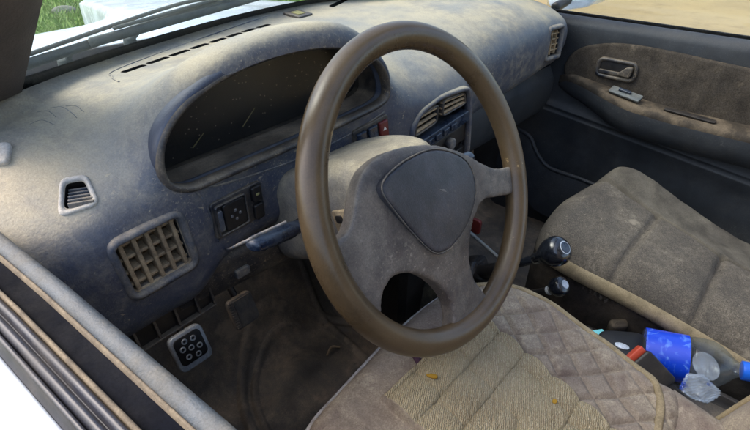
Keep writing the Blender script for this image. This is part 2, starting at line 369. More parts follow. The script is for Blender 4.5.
# (x, [(y,z) x 9 front points])
ST = [
 (-.030, [(.36,.785),(.31,.772),(.26,.752),(.215,.725),(.198,.700),(.190,.665),(.192,.610),(.200,.570),(.225,.545)]),
 (.030, [(.36,.786),(.31,.778),(.26,.760),(.210,.732),(.188,.705),(.180,.665),(.182,.612),(.190,.575),(.215,.552)]),
 (.085, [(.38,.792),(.33,.787),(.27,.778),(.217,.756),(.190,.724),(.180,.670),(.180,.615),(.188,.578),(.215,.556)]),
 (.125, [(.40,.797),(.34,.797),(.28,.799),(.220,.800),(.188,.772),(.180,.690),(.180,.630),(.186,.585),(.213,.560)]),
 (.165, [(.42,.798),(.345,.801),(.280,.815),(.222,.836),(.186,.816),(.186,.712),(.186,.655),(.188,.615),(.213,.592)]),
 (.220, [(.44,.798),(.35,.804),(.282,.828),(.222,.856),(.182,.840),(.190,.715),(.190,.665),(.188,.630),(.213,.605)]),
 (.300, [(.47,.799),(.355,.805),(.285,.832),(.224,.864),(.180,.850),(.190,.720),(.190,.670),(.188,.630),(.213,.605)]),
 (.380, [(.49,.799),(.365,.804),(.290,.828),(.224,.858),(.180,.844),(.190,.722),(.190,.674),(.188,.630),(.213,.600)]),
 (.440, [(.50,.799),(.38,.802),(.30,.816),(.225,.832),(.184,.814),(.188,.725),(.188,.680),(.187,.630),(.210,.590)]),
 (.490, [(.51,.798),(.42,.799),(.33,.800),(.240,.786),(.196,.762),(.184,.725),(.182,.680),(.183,.620),(.205,.560)]),
 (.540, [(.52,.798),(.43,.797),(.34,.792),(.255,.774),(.205,.750),(.182,.720),(.178,.680),(.178,.610),(.200,.520)]),
 (.620, [(.53,.798),(.44,.796),(.35,.789),(.260,.768),(.205,.744),(.180,.715),(.176,.680),(.176,.600),(.195,.500)]),
 (.700, [(.53,.798),(.44,.796),(.35,.788),(.265,.766),(.212,.742),(.188,.712),(.182,.680),(.182,.600),(.200,.500)]),
 (.760, [(.53,.798),(.44,.796),(.35,.787),(.275,.767),(.235,.742),(.218,.712),(.215,.670),(.225,.600),(.255,.530)]),
 (.850, [(.53,.798),(.44,.795),(.35,.787),(.280,.766),(.247,.740),(.232,.706),(.232,.660),(.245,.605),(.280,.570)]),
 (1.00, [(.50,.797),(.42,.794),(.34,.786),(.282,.766),(.252,.742),(.238,.706),(.238,.660),(.252,.610),(.290,.580)]),
 (1.15, [(.47,.794),(.40,.790),(.34,.780),(.285,.762),(.257,.740),(.245,.706),(.244,.665),(.256,.620),(.292,.592)]),
 (1.26, [(.43,.786),(.38,.782),(.33,.773),(.285,.756),(.260,.735),(.250,.704),(.250,.668),(.262,.628),(.292,.604)]),
 (1.315,[(.41,.776),(.37,.772),(.325,.763),(.285,.746),(.262,.728),(.252,.702),(.253,.668),(.266,.630),(.295,.606)]),
 (1.350,[(.41,.766),(.37,.762),(.335,.752),(.300,.737),(.280,.720),(.272,.700),(.274,.672),(.286,.640),(.31,.618)]),
]
rows = []
for x, pr in ST:
    yb, zb = float(ywind(x))+.02, float(zwind(x))
    bx = pr[-1]
    back = [(bx[0]+.05, bx[1]-.004), (bx[0]+.12, bx[1]+.02), (yb, .66)]
    rows.append([(x, yb, zb-.004)]+[(x, y, z) for y, z in pr]+[(x, y, z) for y, z in back])
rows = np.array(rows)
xs = rows[:, 0, 0]; xq = np.linspace(xs[0], xs[-1], 190)
# interpolate smoothly along x, then round the profile
par = np.interp(xq, xs, np.arange(len(xs)))
def crv_at(P, t):
    k = len(P); i = np.minimum(np.floor(t).astype(int), k-2); u = (t-i)[:, None, None]
    a, b, c, d = P[np.clip(i-1, 0, k-1)], P[i], P[i+1], P[np.clip(i+2, 0, k-1)]
    return .5*((2*b)+(-a+c)*u+(2*a-5*b+4*c-d)*u*u+(-a+3*b-3*c+d)*u**3)
Rq = crv_at(rows, par); Rq[:, :, 0] = xq[:, None]
G = np.array([crv(r, 110, True) for r in Rq]); G[:, :, 0] = xq[:, None]
body = surf('dash_body', G, ['dash', 'cavity', 'black', 'vent'], dash, cv=True, caps=True)
off = origin(dash)
bv = BVHTree.FromPolygons([v.co+off for v in body.data.vertices], [tuple(p.vertices) for p in body.data.polygons])
def hit(px, py, bvh=None):
    d = Vector(ray(px, py)).normalized()
    p, n, i, dist = (bvh or bv).ray_cast(Vector(CAM), d)
    return U(px, py, z=.76) if p is None else np.array(p)
def frame4(tl, tr, br, bl, bvh=None):
    q = [hit(*c, bvh) for c in (tl, tr, br, bl)]
    u = norm((q[1]-q[0])+(q[2]-q[3])); vv = (q[0]-q[3])+(q[1]-q[2]); n = norm(np.cross(u, vv))
    if n @ (CAM-q[0]) < 0: n = -n
    v = norm(np.cross(n, u)); o = sum(q)/4
    w = (np.linalg.norm(q[1]-q[0])+np.linalg.norm(q[2]-q[3]))/2; h = (np.linalg.norm(q[0]-q[3])+np.linalg.norm(q[1]-q[2]))/2
    return Fr(o, u, v, n), w, h
cutters = []
def cutter(fr, out, h0, h1, mi):
    out = ccw(out); V, Fc = prism_vf(fr(out, h0), fr(out, h1))
    o = mk('cut', V, Fc, ['dash', 'cavity', 'black', 'vent'], smooth=False)
    for p in o.data.polygons: p.material_index = mi
    cutters.append(o)
def do_cuts():
    for c in cutters:
        c.data.transform(Matrix.Translation(-off)); c.location = off
        c.parent = None
        m = body.modifiers.new('b', 'BOOLEAN'); m.operation = 'DIFFERENCE'; m.object = c; m.solver = 'FAST'
        dg = bpy.context.evaluated_depsgraph_get(); dg.update()
        me = bpy.data.meshes.new_from_object(body.evaluated_get(dg)); body.modifiers.clear()
        if len(me.polygons) > 5000: body.data = me
        pass
    for c in cutters: bpy.data.objects.remove(c)
    body.data.set_sharp_from_angle(angle=math.radians(40))
# --- instrument cluster opening (in the plane of the cowl front, y about .18)
ca = math.radians(3)
cfr = Fr((.290, .185, .768), (1, 0, 0), (0, math.sin(ca), math.cos(ca)), (0, -math.cos(ca), math.sin(ca)))
arch = []
for k in range(33):
    t = math.pi*k/32; arch.append((.180*math.cos(t), -.022+.096*math.sin(t)**.8))
arch += [(-.174, -.036), (-.152, -.046), (-.06, -.043), (.06, -.038), (.150, -.032), (.170, -.028)]
arch = ccw(arch); arch = lerp_curve(np.vstack([arch, arch[:1]]), 161)[:-1]
for _ in range(3): arch = .25*np.roll(arch, 1, 0)+.5*arch+.25*np.roll(arch, -1, 0)
cutter(cfr, arch, -.075, .06, 1)
# --- side vent, left
lv, lvw, lvh = frame4((113, 247), (176, 214), (196, 262), (134, 297))
lo_ = rrect(lvw*.97, lvh*.96, .010)
cutter(lv, lo_, -.035, .05, 3)
# --- demister vent
dv, dvw, dvh = frame4((56, 182), (86, 180), (100, 206), (66, 214))
dout = ccw(np.array([(-.48*dvw, -.46*dvh), (.5*dvw, -.30*dvh), (.30*dvw, .46*dvh), (-.34*dvw, .44*dvh)]))
dout = crv(np.repeat(dout, 1, 0), 4*1, True) if False else dout
def soften(P, r=.25, k=4):
    P = np.asarray(P, float); out = []
    for i in range(len(P)):
        a, b, c = P[i-1], P[i], P[(i+1) % len(P)]
        p0 = b+(a-b)*r; p1 = b+(c-b)*r
        for t in np.linspace(0, 1, k+1): out.append((1-t)**2*p0+2*t*(1-t)*b+t*t*p1)
    return np.array(out)
dout = soften(dout*1.22)
dsc = lambda q: dout.mean(0)+(dout-dout.mean(0))*q
cutter(dv, dsc(.76), -.02, .03, 2)
# --- windscreen slots
def slotrow(A, B, n, gap, wid):
    A = hit(*A); B = hit(*B); u = norm(B-A); L = np.linalg.norm(B-A)
    v = norm(np.cross((0, 0, 1), u)); nn = np.cross(u, v)
    fr = Fr((A+B)/2, u, v, nn); w = L/n
    for k in range(n):
        cx = -L/2+w*(k+.5)
        cutter(fr.at(cx, 0), rrect(w-gap, wid, wid*.3, 2), -.015, .02, 2)
    return fr, L
s1, L1 = slotrow((121, 73), (270, 24), 8, .005, .0115)
s2, L2 = slotrow((330, 7), (425, -10), 6, .005, .0115)
# --- passenger-end vent
pq = hit(554, 43); pn = norm((-.12, -1, .06)); pu = norm(np.cross(pn, (0, 0, -1))); pu *= np.sign(pu[0])
pv, pvw, pvh = Fr(pq, pu, norm(np.cross(pn, pu))*np.sign(np.cross(pn, pu)[2]), pn), .066, .075; pass
cutter(pv, rrect(pvw*.85, pvh*.85, .008), -.03, .04, 2)
# --- centre stack
cs = Fr((.622, .178, .655), (1, 0, 0), (0, .05, .9987), (0, -.9987, .05))
def w2(fr, px, py):
    d = ray(px, py); t = ((fr.o-CAM) @ fr.n)/(d @ fr.n); P = CAM+d*t-fr.o
    return np.array((P @ fr.u, P @ fr.v))
co = ccw([w2(cs, *q) for q in ((411, 145), (412, 128), (420, 112), (440, 97), (466, 88), (469, 95), (468, 130), (465, 175), (455, 215), (410, 215))])
co = soften(co, .3)
cutter(cs, co, -.028, .08, 2)
do_cuts()

# --- hood lip round the cluster, ledge line
hw = np.array([(.25+.75*float(sm(-.045, .03, v)))*(.55+.45*float(sm(-.17, -.06, u))) for u, v in arch])
HP = [(-.002, -.03), (-.008, -.020), (-.012, -.010), (-.0115, -.002), (-.008, .003), (-.003, .005), (.000, .003), (.0015, -.003), (.0015, -.02)]
HG = np.array([[cfr([np.array(arch[i])+(inset(arch, d)[i]-arch[i])*hw[i]], h*(.4+.6*hw[i]) if h > 0 else h)[0] for i in range(len(arch))] for d, h in HP])
surf('instrument_hood', HG, 'hoodlip', dash, cu=True, cv=True)
for pth in (((190, 187), (203, 199), (212, 220), (218, 240), (226, 249), (242, 243), (262, 233), (286, 222)), ((186, 190), (230, 182), (300, 158), (352, 133), (384, 112))):
    tube('panel_seam', [hit(*q) for q in pth], .0013, 'bezel', dash, seg=8, n=60)
for pth in (((37, 112), (48, 111), (56, 117)), ((50, 108), (62, 107), (72, 113), (77, 118)), ((30, 124), (42, 120), (55, 125)), ((66, 106), (76, 106), (84, 112))):
    tube('finger_mark', [hit(*q) for q in pth], .0005, 'plategrey', dash, seg=6, n=24, flat=.4)
bezel('cluster_rim', cfr, arch, [(0, -.012), (-.004, -.004), (-.004, .003), (.0, .006), (.003, .004), (.003, -.01)], 'dash_dark', dash)
clu = thing('instrument_cluster', '', '', (.302, .25, .75)); del clu['label']; del clu['category']
clu.parent = dash; clu.location = Vector((.302, .25, .75))-off
gfr = Fr((.290, .252, .765), (1, 0, 0), (0, .0, 1), (0, -1, 0))
gb = block('gauge_board', gfr, ccw(inset(arch, .001)), -.006, .0, 'dialblack', clu, bev=.001)
def ringm(fr, c, r, w, name, mat, par, h=.001, a0=-45, a1=225, ry=1):
    a = np.radians(np.linspace(a0, a1, 40)); V = []
    for rr in (r, r-w): V += list(fr([(c[0]+rr*math.cos(t), c[1]+ry*rr*math.sin(t)) for t in a], h))
    n = len(a); return V, [(i, i+1, n+i+1, n+i) for i in range(n-1)]
for c, r in (((-.085, -.004), .042), ((.045, -.002), .042), ((-.148, -.018), .02), ((.115, -.012), .024)):
    V, Fc = ringm(gfr, c, r, .0009, 'dial', 'print', clu, .0012)
    for k in range(13):
        t = math.radians(-45+270*k/12); o = len(V)
        for rr, s in ((r-.003, -.0006), (r-.003, .0006), (r-.008, .0006), (r-.008, -.0006)):
            V.append(gfr([(c[0]+rr*math.cos(t)-s*math.sin(t), c[1]+rr*math.sin(t)+s*math.cos(t))], .0012)[0])
        Fc.append((o, o+1, o+2, o+3))
    mk('dial', V, Fc, 'print', clu, smooth=False, fix=False)
V = []; Fc = []; rs_ = np.random.RandomState(5)
for k in range(150):
    u0_, v0_ = rs_.uniform(-.165, .165), rs_.uniform(-.035, .06)
    if inside_d(np.array([[u0_, v0_]]), arch)[0] < .01: continue
    r0_ = rs_.uniform(.0003, .0011); o = len(V)
    for t in np.linspace(0, 2*math.pi, 5, endpoint=False)+rs_.uniform(0, 3): V.append(gfr([(u0_+r0_*math.cos(t)*rs_.uniform(.6, 1.6), v0_+r0_*math.sin(t))], .0016)[0])
    Fc.append(tuple(range(o, o+5)))
tag(mk('dust_specks', V, Fc, 'speck', clu, smooth=False, fix=False), kind='stuff')
for a, b in (((191, 147), (202, 132)), ((241, 126), (253, 107))):
    A, B = w2(gfr, *a), w2(gfr, *b)
    tube('needle', [gfr([A], .004)[0], gfr([B], .004)[0]], [.0007, .0005], 'needle', clu, seg=6)
lensf = Fr((.290, .243, .765), (1, 0, 0), (0, 0, 1), (0, -1, 0))
V, Fc = prism_vf(lensf(inset(arch, .002), 0), lensf(inset(arch, .002), .0012))
mk('lens', V, Fc, 'lens', clu, smooth=False)

# --- left vent
def vent(fr, w, h, nx, ny, parent, r=.012, big=True):
    out = rrect(w, h, r)
    bezel('vent_bezel', fr, out, [(-.003, -.006), (-.002, .003), (.002, .0055), (.0045, .0045), (.0062, .001), (.0072, -.012), (.004, -.014)], 'bezel', parent)
    L = []
    iw, ih = w*.875, h*.865
    for k in range(nx):
        cx = -iw/2+iw*(k+.5)/nx; L.append((fr, cx, 0, -.020, -.003, .0048, ih))
    ve = boxes('vertical_vanes', L, 'vent', parent, .0012)
    L = [(fr, 0, -ih/2+ih*(k+.5)/ny, -.026, -.008, iw, .0038) for k in range(ny)]
    boxes('horizontal_vanes', L, 'vent', parent, .0010)
    fb = bezel('inner_frame', fr, rrect(iw+.002, ih+.002, r*.6), [(0, -.03), (0, -.002), (.0025, -.002), (.0025, -.03)], 'vent', parent)
lvt = thing('air_vent', '', '', (0, 0, 0)); del lvt['label']; del lvt['category']; lvt.parent = dash; lvt.location = Vector(lv.o)-off
vent(lv, lvw*1.12, lvh*1.12, 5, 4, lvt)
# --- demister vent
dmt = thing('demister_vent', '', ''); del dmt['label']; del dmt['category']; dmt.parent = dash; dmt.location = Vector(dv.o)-off
surf('vent_bezel', np.array([dv(dsc(q), h) for q, h in ((1.14, -.004), (1.12, .0015), (1.06, .003), (.90, .003), (.80, .001), (.78, -.012))]), 'pale', dmt, cu=True, cv=True)
boxes('louvre', [(Fr(dv.o, dv.u, norm(dv.v-.5*dv.n), norm(dv.n+.5*dv.v)), .003, y, -.008, -.0, dvw*.8, .0022) for y in np.linspace(-.32*dvh, .34*dvh, 5)], 'bezel', dmt, .0006)
# --- small round outlet where the dash meets the pillar
sd, sdw, sdh = frame4((-8, 146), (10, 146), (13, 164), (-8, 168))
block('side_outlet', sd, rrect(abs(sdw), abs(sdh), min(sdw, sdh)*.3), -.006, .006, 'pale', dash, bev=.003)
# --- frame line round slots
for pth in (((119, 82), (112, 77), (118, 69), (190, 42), (264, 17), (278, 15)),):
    tube('moulded_outline', [hit(*q) for q in pth], .0012, 'dash', dash, seg=8, n=120)
f5, w5, h5 = frame4((287, 13), (302, 9), (309, 16), (294, 20))
block('light_sensor', f5, rrect(w5*.9, h5*.8, .003), -.005, .003, 'dash_dark', dash)
block('sensor_window', f5.at(0, 0, .003), rrect(w5*.45, h5*.4, .002), -.001, .0012, 'needle', dash, bev=.0005)
# --- switches, left block
f7, w7, h7 = frame4((206, 204), (255, 183), (266, 211), (220, 239))
swb = thing('switch_block', '', ''); del swb['label']; del swb['category']; swb.parent = dash; swb.location = Vector(f7.o)-off
f7 = f7.at(0, 0, .002)
block('plate', f7, rrect(w7*1.04, h7*1.0, .005), -.010, .0015, 'dash_dark', swb)
block('mirror_pad', f7.at(-w7*.12, 0, 0), rrect(w7*.44, h7*.74, .004), 0, .0055, 'black', swb, bev=.002)
bezel('pad_ring', f7.at(-w7*.17, 0, .0055), rrect(w7*.62, h7*.84, .004), [(0, -.005), (0, 0), (.0012, .0005), (.0022, 0), (.0022, -.005)], 'dash_dark', swb)
for k in range(4):
    a = k*math.pi/2; block('arrow_bump', f7.at(-w7*.12+.006*math.cos(a), .006*math.sin(a), .0055), rrect(.0035, .0035, .001), -.001, .0012, 'bezel', swb, bev=.0005)
block('selector', f7.at(-w7*.41, 0, 0), rrect(w7*.10, h7*.55, .002), 0, .0065, 'bezel', swb)
for sy in (-.25, .25):
    block('button', f7.at(w7*.36, h7*sy, 0), rrect(w7*.2, h7*.42, .003), 0, .007, 'black', swb, bev=.002)
block('mark', f7.at(w7*.36, h7*.25, .007), rrect(.005, .003, .001), -.001, .0006, 'needle', swb, bev=.0003)
# --- right rocker block
f8, w8, h8 = frame4((351, 134), (382, 117), (389, 136), (358, 153))
sw2 = thing('rocker_switches', '', ''); del sw2['label']; del sw2['category']; sw2.parent = dash; sw2.location = Vector(f8.o)-off
f8 = f8.at(0, 0, .003)
block('plate', f8, rrect(w8*1.1, h8*1.15, .004), -.012, .0015, 'dash_dark', sw2)
for k in range(3):
    cx = w8*(-.34+.34*k)
    block('hazard_button' if k == 2 else 'rocker', f8.at(cx, 0, 0), rrect(w8*.27, h8*.85, .002), 0, .0065, 'red' if k == 2 else 'bluegloss', sw2, bev=.002)
V = f8.at(w8*.34, h8*.1, .0068)([(-.0035, -.002), (.0035, -.002), (0, .004)], 0)
V2 = f8.at(w8*.34, h8*.1, .0060)([(-.0035, -.002), (.0035, -.002), (0, .004)], 0)
vv, ff = prism_vf(V, V2); mk('hazard_triangle', vv, ff, 'white', sw2, smooth=False)
# --- passenger-end vent
pvt = thing('end_vent', '', ''); del pvt['label']; del pvt['category']; pvt.parent = dash; pvt.location = Vector(pv.o)-off
bezel('vent_bezel', pv, rrect(pvw*1.15, pvh*1.15, .010), [(-.002, -.006), (0, .004), (.004, .006), (.009, .004), (.011, -.01)], 'bezel', pvt)
boxes('louvre', [(pv, 0, y, -.02, -.004, pvw*.8, .003) for y in np.linspace(-.25*pvh, .3*pvh, 4)]+[(pv, x, 0, -.018, -.002, .003, pvh*.8) for x in (-.15*pvw, .2*pvw)], 'vent', pvt, .0008)
# --- centre stack contents
cst = thing('centre_stack', '', ''); del cst['label']; del cst['category']; cst.parent = dash; cst.location = Vector(cs.o)-off
bezel('stack_rim', cs, co, [(-.006, -.006), (-.005, .004), (-.001, .007), (.003, .005), (.004, -.01)], 'dash', cst)
def cc(px, py): return w2(cs, px, py)
for L_ in (((415, 139), (438, 123), (440, 104), (419, 116)), ((443, 118), (467, 104), (466, 92), (444, 100))):
    q = [cc(*p) for p in L_]; quad = soften(ccw(q), .2)
    bezel('vent_frame', cs, quad, [(0, -.025), (0, -.002), (.002, .0), (.0035, -.002), (.0035, -.025)], 'dash_dark', cst)
    q = np.array(q); a0, b0 = q[0], q[3]; a1, b1 = q[1], q[2]
    for k in range(3):
        t = (k+.6)/3.2; p0 = a0+(b0-a0)*t; p1 = a1+(b1-a1)*t
        tube('vent_blade', [cs([p0], -.006)[0], cs([p1], -.006)[0]], [.0042, .0042], 'vent', cst, seg=8, flat=.5)
A, B = cc(413, 148), cc(468, 112)
u = norm(np.r_[B-A, 0]); bf = Fr(cs([(A+B)/2])[0], norm(cs.u*u[0]+cs.v*u[1]), norm(-cs.u*u[1]+cs.v*u[0]), cs.n)
Lb = np.linalg.norm(B-A)
block('control_strip', bf.at(0, -.006), rrect(Lb, .022, .003), -.03, .004, 'bluegloss', cst, bev=.002)
for k in range(4):
    block('control_button', bf.at(-Lb*.25+k*Lb*.14, -.006, .004), rrect(Lb*.1, .012, .002), -.001, .004, 'bluegloss', cst, bev=.0015)
block('heater_panel', bf.at(.005, -.040), rrect(Lb*.95, .034, .003), -.03, -.004, 'black', cst)
for k in range(2):
    c = bf.at(-.02+.045*k, -.040, -.004); a = np.linspace(0, 2*math.pi, 20, endpoint=False)
    block('heater_knob', c, np.stack([.011*np.cos(a), .011*np.sin(a)], 1), -.001, .012, 'bezel', cst, bev=.003)
block('radio', bf.at(.0, -.095), rrect(Lb*1.1, .05, .003), -.03, -.004, 'black', cst)
# --- knee panel below, fuse panel
KP = np.array([[(x, y, z) for y, z in ((.255, .62), (.205, .60), (.2, .58), (.203, .56+dz), (.215, .535+dz), (.25, .52+dz), (.33, .51+dz))] for x, dz in ((.10, .0), (.16, -.0), (.30, -.01), (.40, -.02), (.50, -.03), (.56, -.03))])
kb = surf('knee_panel', crv(KP.transpose(1, 0, 2), 40).transpose(1, 0, 2), 'dash_dark', dash)
bvk = BVHTree.FromPolygons([v.co+off for v in kb.data.vertices], [tuple(p.vertices) for p in kb.data.polygons])
block('lock_plate', Fr((.190, .199, .565), (1, 0, 0), (0, 0, 1), (0, -1, 0)), rrect(.022, .014, .003), -.008, .004, 'bezel', dash)
fp = Fr((.080, .203, .556), norm((1, 0, .06)), norm((-.06, .1, 1)), (0, -1, .1))
fp.n = np.cross(fp.u, fp.v); fp.n *= -1 if fp.n[1] > 0 else 1
block('fuse_panel', fp, rrect(.125, .045, .006), -.03, -.004, 'black', dash)
boxes('fuse_panel_divider', [(fp, x, .0, -.006, .002, .0035, .05) for x in (-.04, -.015, .012, .04, .062)]+[(fp, 0, -.024, -.006, .003, .125, .003)], 'dash_dark', dash, .001)
UD = np.array([[(x, y, z) for y, z in ((.23, .53), (.28, .51), (.36, .505), (.45, .48))] for x in (-.02, .3, .56)])
surf('under_panel', UD, 'black', dash)
# glovebox underside, passenger side
GB = np.array([[(x, y, z) for y, z in ((.29, .60), (.27, .56), (.275, .50), (.30, .45), (.36, .42), (.45, .40))] for x in (.74, .9, 1.1, 1.28, 1.34)])
surf('glovebox', crv(GB.transpose(1, 0, 2), 24).transpose(1, 0, 2), 'door_dark', dash)
# stack side below the dash
CS = np.array([[(x, y, z) for x, y in ((.545, .35), (.545, .20), (.56, .188), (.70, .188), (.715, .20), (.715, .35))] for z in (.60, .45, .30, .20)])
surf('stack_side', CS, 'black', dash, smooth=False)

# ================================================================== STEERING COLUMN + WHEEL
wa = .454; WC = np.array((.343, 0, .708)); WU = np.array((0, math.sin(wa), math.cos(wa))); WN = np.array((0, -math.cos(wa), math.sin(wa)))
wf = Fr(WC, (1, 0, 0), WU, WN)
colm = thing('steering_column', 'dust caked beige column shroud between dash and steering wheel', 'steering column', tuple(wf([(0, 0)], -.15)[0]))
G = []
for h, w, t, b in ((-.030, .052, .042, -.05), (-.036, .062, .052, -.055), (-.06, .072, .060, -.058), (-.10, .080, .066, -.06), (-.15, .086, .068, -.062), (-.20, .090, .066, -.064), (-.24, .090, .060, -.064)):
    o = rrect(2*w, t-b, .028, 8)+np.array((0, (t+b)/2)); G.append(wf(o, h))
surf('shroud', crv(np.array(G), 30), 'shroud', colm, cv=True, caps=True)
ig = Fr(wf([(-.078, -.006)], -.088)[0], norm(-WN+.0*WU), WU, (-1, 0, 0))
block('ignition_lock', ig, rrect(.026, .034, .004), -.01, .004, 'vent', colm, bev=.002)
block('key_slot', ig.at(0, .006, .004), rrect(.012, .010, .003), -.001, .0015, 'black', colm, bev=.0005)
block('key_slot', ig.at(0, -.008, .004), rrect(.010, .008, .003), -.001, .0015, 'black', colm, bev=.0005)
p0, p1 = wf([(-.06, .0)], -.135)[0], U(253, 245, y=.085)
st = thing('indicator_stalk', '', ''); del st['label']; del st['category']; st.parent = colm; st.location = Vector(p0)-origin(colm)
pm = p0+(p1-p0)*.45
tube('stem', [p0, pm], [.008, .009], 'black', st)
tube('paddle', [pm, pm+(p1-pm)*.3, pm+(p1-pm)*.85, p1], [.009, .0125, .0125, .010], 'bluegloss', st, seg=16, flat=.72)
tube('wiper_stalk', [wf([(.06, .0)], -.10)[0], wf([(.13, -.01)], -.09)[0], wf([(.19, -.012)], -.08)[0]], [.007, .009, .010], 'bluegloss', colm, flat=.75)

whl = thing('steering_wheel', 'worn brown three spoke steering wheel with a dark shield shaped horn pad', 'steering wheel', tuple(WC))
RR, rr = .1775, .0148
na, nb = 160, 28; G = np.zeros((na, nb, 3))
for i in range(na):
    t = 2*math.pi*i/na; cdir = np.array((math.cos(t), math.sin(t)))
    fat = 1+.10*math.exp(-((math.degrees(t)-20+180) % 360-180)**2/700)
    for j in range(nb):
        a = 2*math.pi*j/nb; rad = RR+rr*math.cos(a)*(1 if math.cos(a) > 0 else 1.08*fat); h = rr*1.02*math.sin(a)
        G[i, j] = wf([cdir*rad], h)[0]
surf('rim', G, 'rim', whl, cu=True, cv=True)
bo = [(-.182, .004), (-.160, .010), (-.146, .022), (-.130, .044), (-.110, .060), (-.075, .066), (-.030, .062), (.010, .050), (.05, .030), (.085, .008), (.12, -.016), (.150, -.026), (.178, -.034),
      (.172, -.070), (.150, -.066), (.115, -.056), (.078, -.046), (.048, -.054), (.027, -.078), (.019, -.105), (.020, -.135), (.034, -.162), (.04, -.176), (-.02, -.180), (-.060, -.170),
      (-.044, -.160), (-.036, -.134), (-.048, -.102), (-.072, -.075), (-.096, -.061), (-.114, -.060), (-.130, -.070), (-.146, -.096), (-.168, -.080), (-.180, -.04)]
bo = [(x+.014*sm(-.02, -.10, y*0+x)*sm(-.06, -.02, y), y) for x, y in bo]
bo = ccw(crv(bo, 120, True))
V, Fc = prism_vf(wf(bo, .003), wf(inset(bo, .003), -.020))
# steel back of the hub
hubc = [(-.02+.055*math.cos(a), -.005+.055*math.sin(a)) for a in np.linspace(0, 2*math.pi, 24, endpoint=False)]
prism_vf(wf(hubc, .0), wf(hubc, -.05), V, Fc)
sp = blob('spokes', V, Fc, 'hub', whl, .0028, 9)
n_ = Vector(WN); ow = Vector((0, 0, 0))
for v in sp.data.vertices:      # crown the hub, thin the spokes towards the rim
    d = v.co; uu, vvv, hh = d.x, d.dot(Vector(WU)), d.dot(n_)
    r_ = math.hypot(uu+.01, vvv+.005)
    k = .011*math.exp(-(r_/.085)**4)
    if hh > -.01: v.co += n_*k
sp.data.polygons.foreach_set('use_smooth', [True]*len(sp.data.polygons))
po = [(-.085, .030), (-.074, .041), (-.040, .047), (.002, .045), (.035, .032), (.058, .014), (.066, -.005), (.060, -.030), (.036, -.052), (.006, -.064), (-.020, -.067), (-.042, -.058), (-.062, -.026), (-.078, .008)]
po = ccw(crv(po, 60, True))+np.array((-.010, .003))
V, Fc = prism_vf(wf(po, .018), wf(po, .004))
pd = blob('horn_pad', V, Fc, 'pad', whl, .002, 5)
pd.data.polygons.foreach_set('use_smooth', [True]*len(pd.data.polygons))
for v in pd.data.vertices:
    uu, vvv = v.co.x, v.co.dot(Vector(WU)); v.co += n_*(.005*math.exp(-((uu+.01)**2+(vvv+.005)**2)/.06**2)-.003)
seam = wf(inset(po, -.0012), .0150)
tube('pad_seam', list(seam), .0011, 'dash_dark', whl, seg=6, n=120, closed=True)
mk('pad_scar', *prism_vf(wf([(-.018, .005), (-.010, .0025), (-.006, -.003), (-.013, .001)], .0203), wf([(-.018, .005), (-.010, .0025), (-.006, -.003), (-.013, .001)], .014)), 'bezel', whl, smooth=False)
tube('boss', [wf([(0, 0)], -.045)[0], wf([(0, 0)], -.03)[0]], .045, 'black', whl, seg=24)

# ================================================================== DRIVER DOOR (belt line sweep)
dd = thing('driver_door', 'white driver door with grey blue belt trim below the open window', 'door', (0, -.1, .1))
def belt(y): return -.006-.085*np.asarray(y)*1.0-.02*np.maximum(0, np.asarray(y)-.1)
def strip(name, prof, mat, y0=-.62, y1=.50, n=40, parent=dd, **k):
    ys = np.linspace(y0, y1, n)
    G = np.array([[(float(belt(y))*(1 if dx > -.2 else 1)+dx, y, z) for dx, z in prof] for y in ys])
    return surf(name, G, mat, parent, **k)
arc = [(.006*math.cos(a)+-.008, .727+.010*math.sin(a)) for a in np.linspace(0, math.pi/2, 8)]
strip('inner_panel', [(.030, .20), (.020, .45), (.010, .60), (.001, .70)]+arc+[(-.012, .7365), (-.0175, .733), (-.0180, .722)], 'beltline')
strip('sand_ledge', [(-.0170, .720), (-.0175, .7335), (-.0182, .7342), (-.0196, .7335), (-.0202, .722)], 'sandstrip')
strip('window_channel', [(-.0200, .728), (-.0225, .7255), (-.0300, .7262), (-.0352, .7250), (-.0356, .712)], 'felt')
strip('outer_ledge', [(-.0354, .712), (-.0358, .7310), (-.0370, .7325), (-.0386, .7320), (-.0392, .72)], 'sandstrip')
strip('rubber_seal', [(-.0390, .712), (-.0400, .7300), (-.0425, .7315), (-.0450, .7290), (-.0455, .7240), (-.0470, .7240), (-.0480, .7290), (-.0505, .7300), (-.0530, .7270), (-.0540, .72)], 'seal')
strip('outer_moulding', [(-.0535, .712), (-.0545, .7265), (-.0560, .7275), (-.0580, .7255), (-.0590, .7200), (-.0615, .7185), (-.0620, .70)], 'seal')
strip('outer_skin', [(-.0610, .69), (-.0618, .7170), (-.0640, .7185), (-.0700, .7160), (-.100, .700), (-.150, .655), (-.185, .56), (-.195, .40), (-.19, .15), (-.17, .0)], 'paint')

# ================================================================== PASSENGER DOOR
pdo = thing('passenger_door', 'dark blue grey passenger door panel with velour insert and armrest', 'door', (1.36, -.1, .1))
ys = np.linspace(.52, -.75, 60)
prof = [(1.388, .0), (1.384, .15), (1.372, .25), (1.366, .34), (1.360, .40), (1.352, .415), (1.352, .420), (1.360, .426), (1.353, .432), (1.353, .437), (1.362, .444), (1.366, .50), (1.366, .60), (1.362, .68), (1.358, .712), (1.364, .728), (1.378, .736), (1.392, .736), (1.398, .728)]
def pz(y, z): return z+(.10*(y+.0) if .40 <= z <= .445 else 0)*1.0+(.018 if .40 <= z <= .445 else 0)
G = np.array([[(x, y, pz(y, z)) for x, z in prof] for y in ys])
surf('inner_panel', G, 'door_dark', pdo)
G = np.array([[(x, y, z) for x, z in ((1.396, .70), (1.396, .735), (1.400, .742), (1.408, .742), (1.412, .735), (1.412, .70))] for y in ys])
surf('window_seal', G, 'sealblack', pdo)
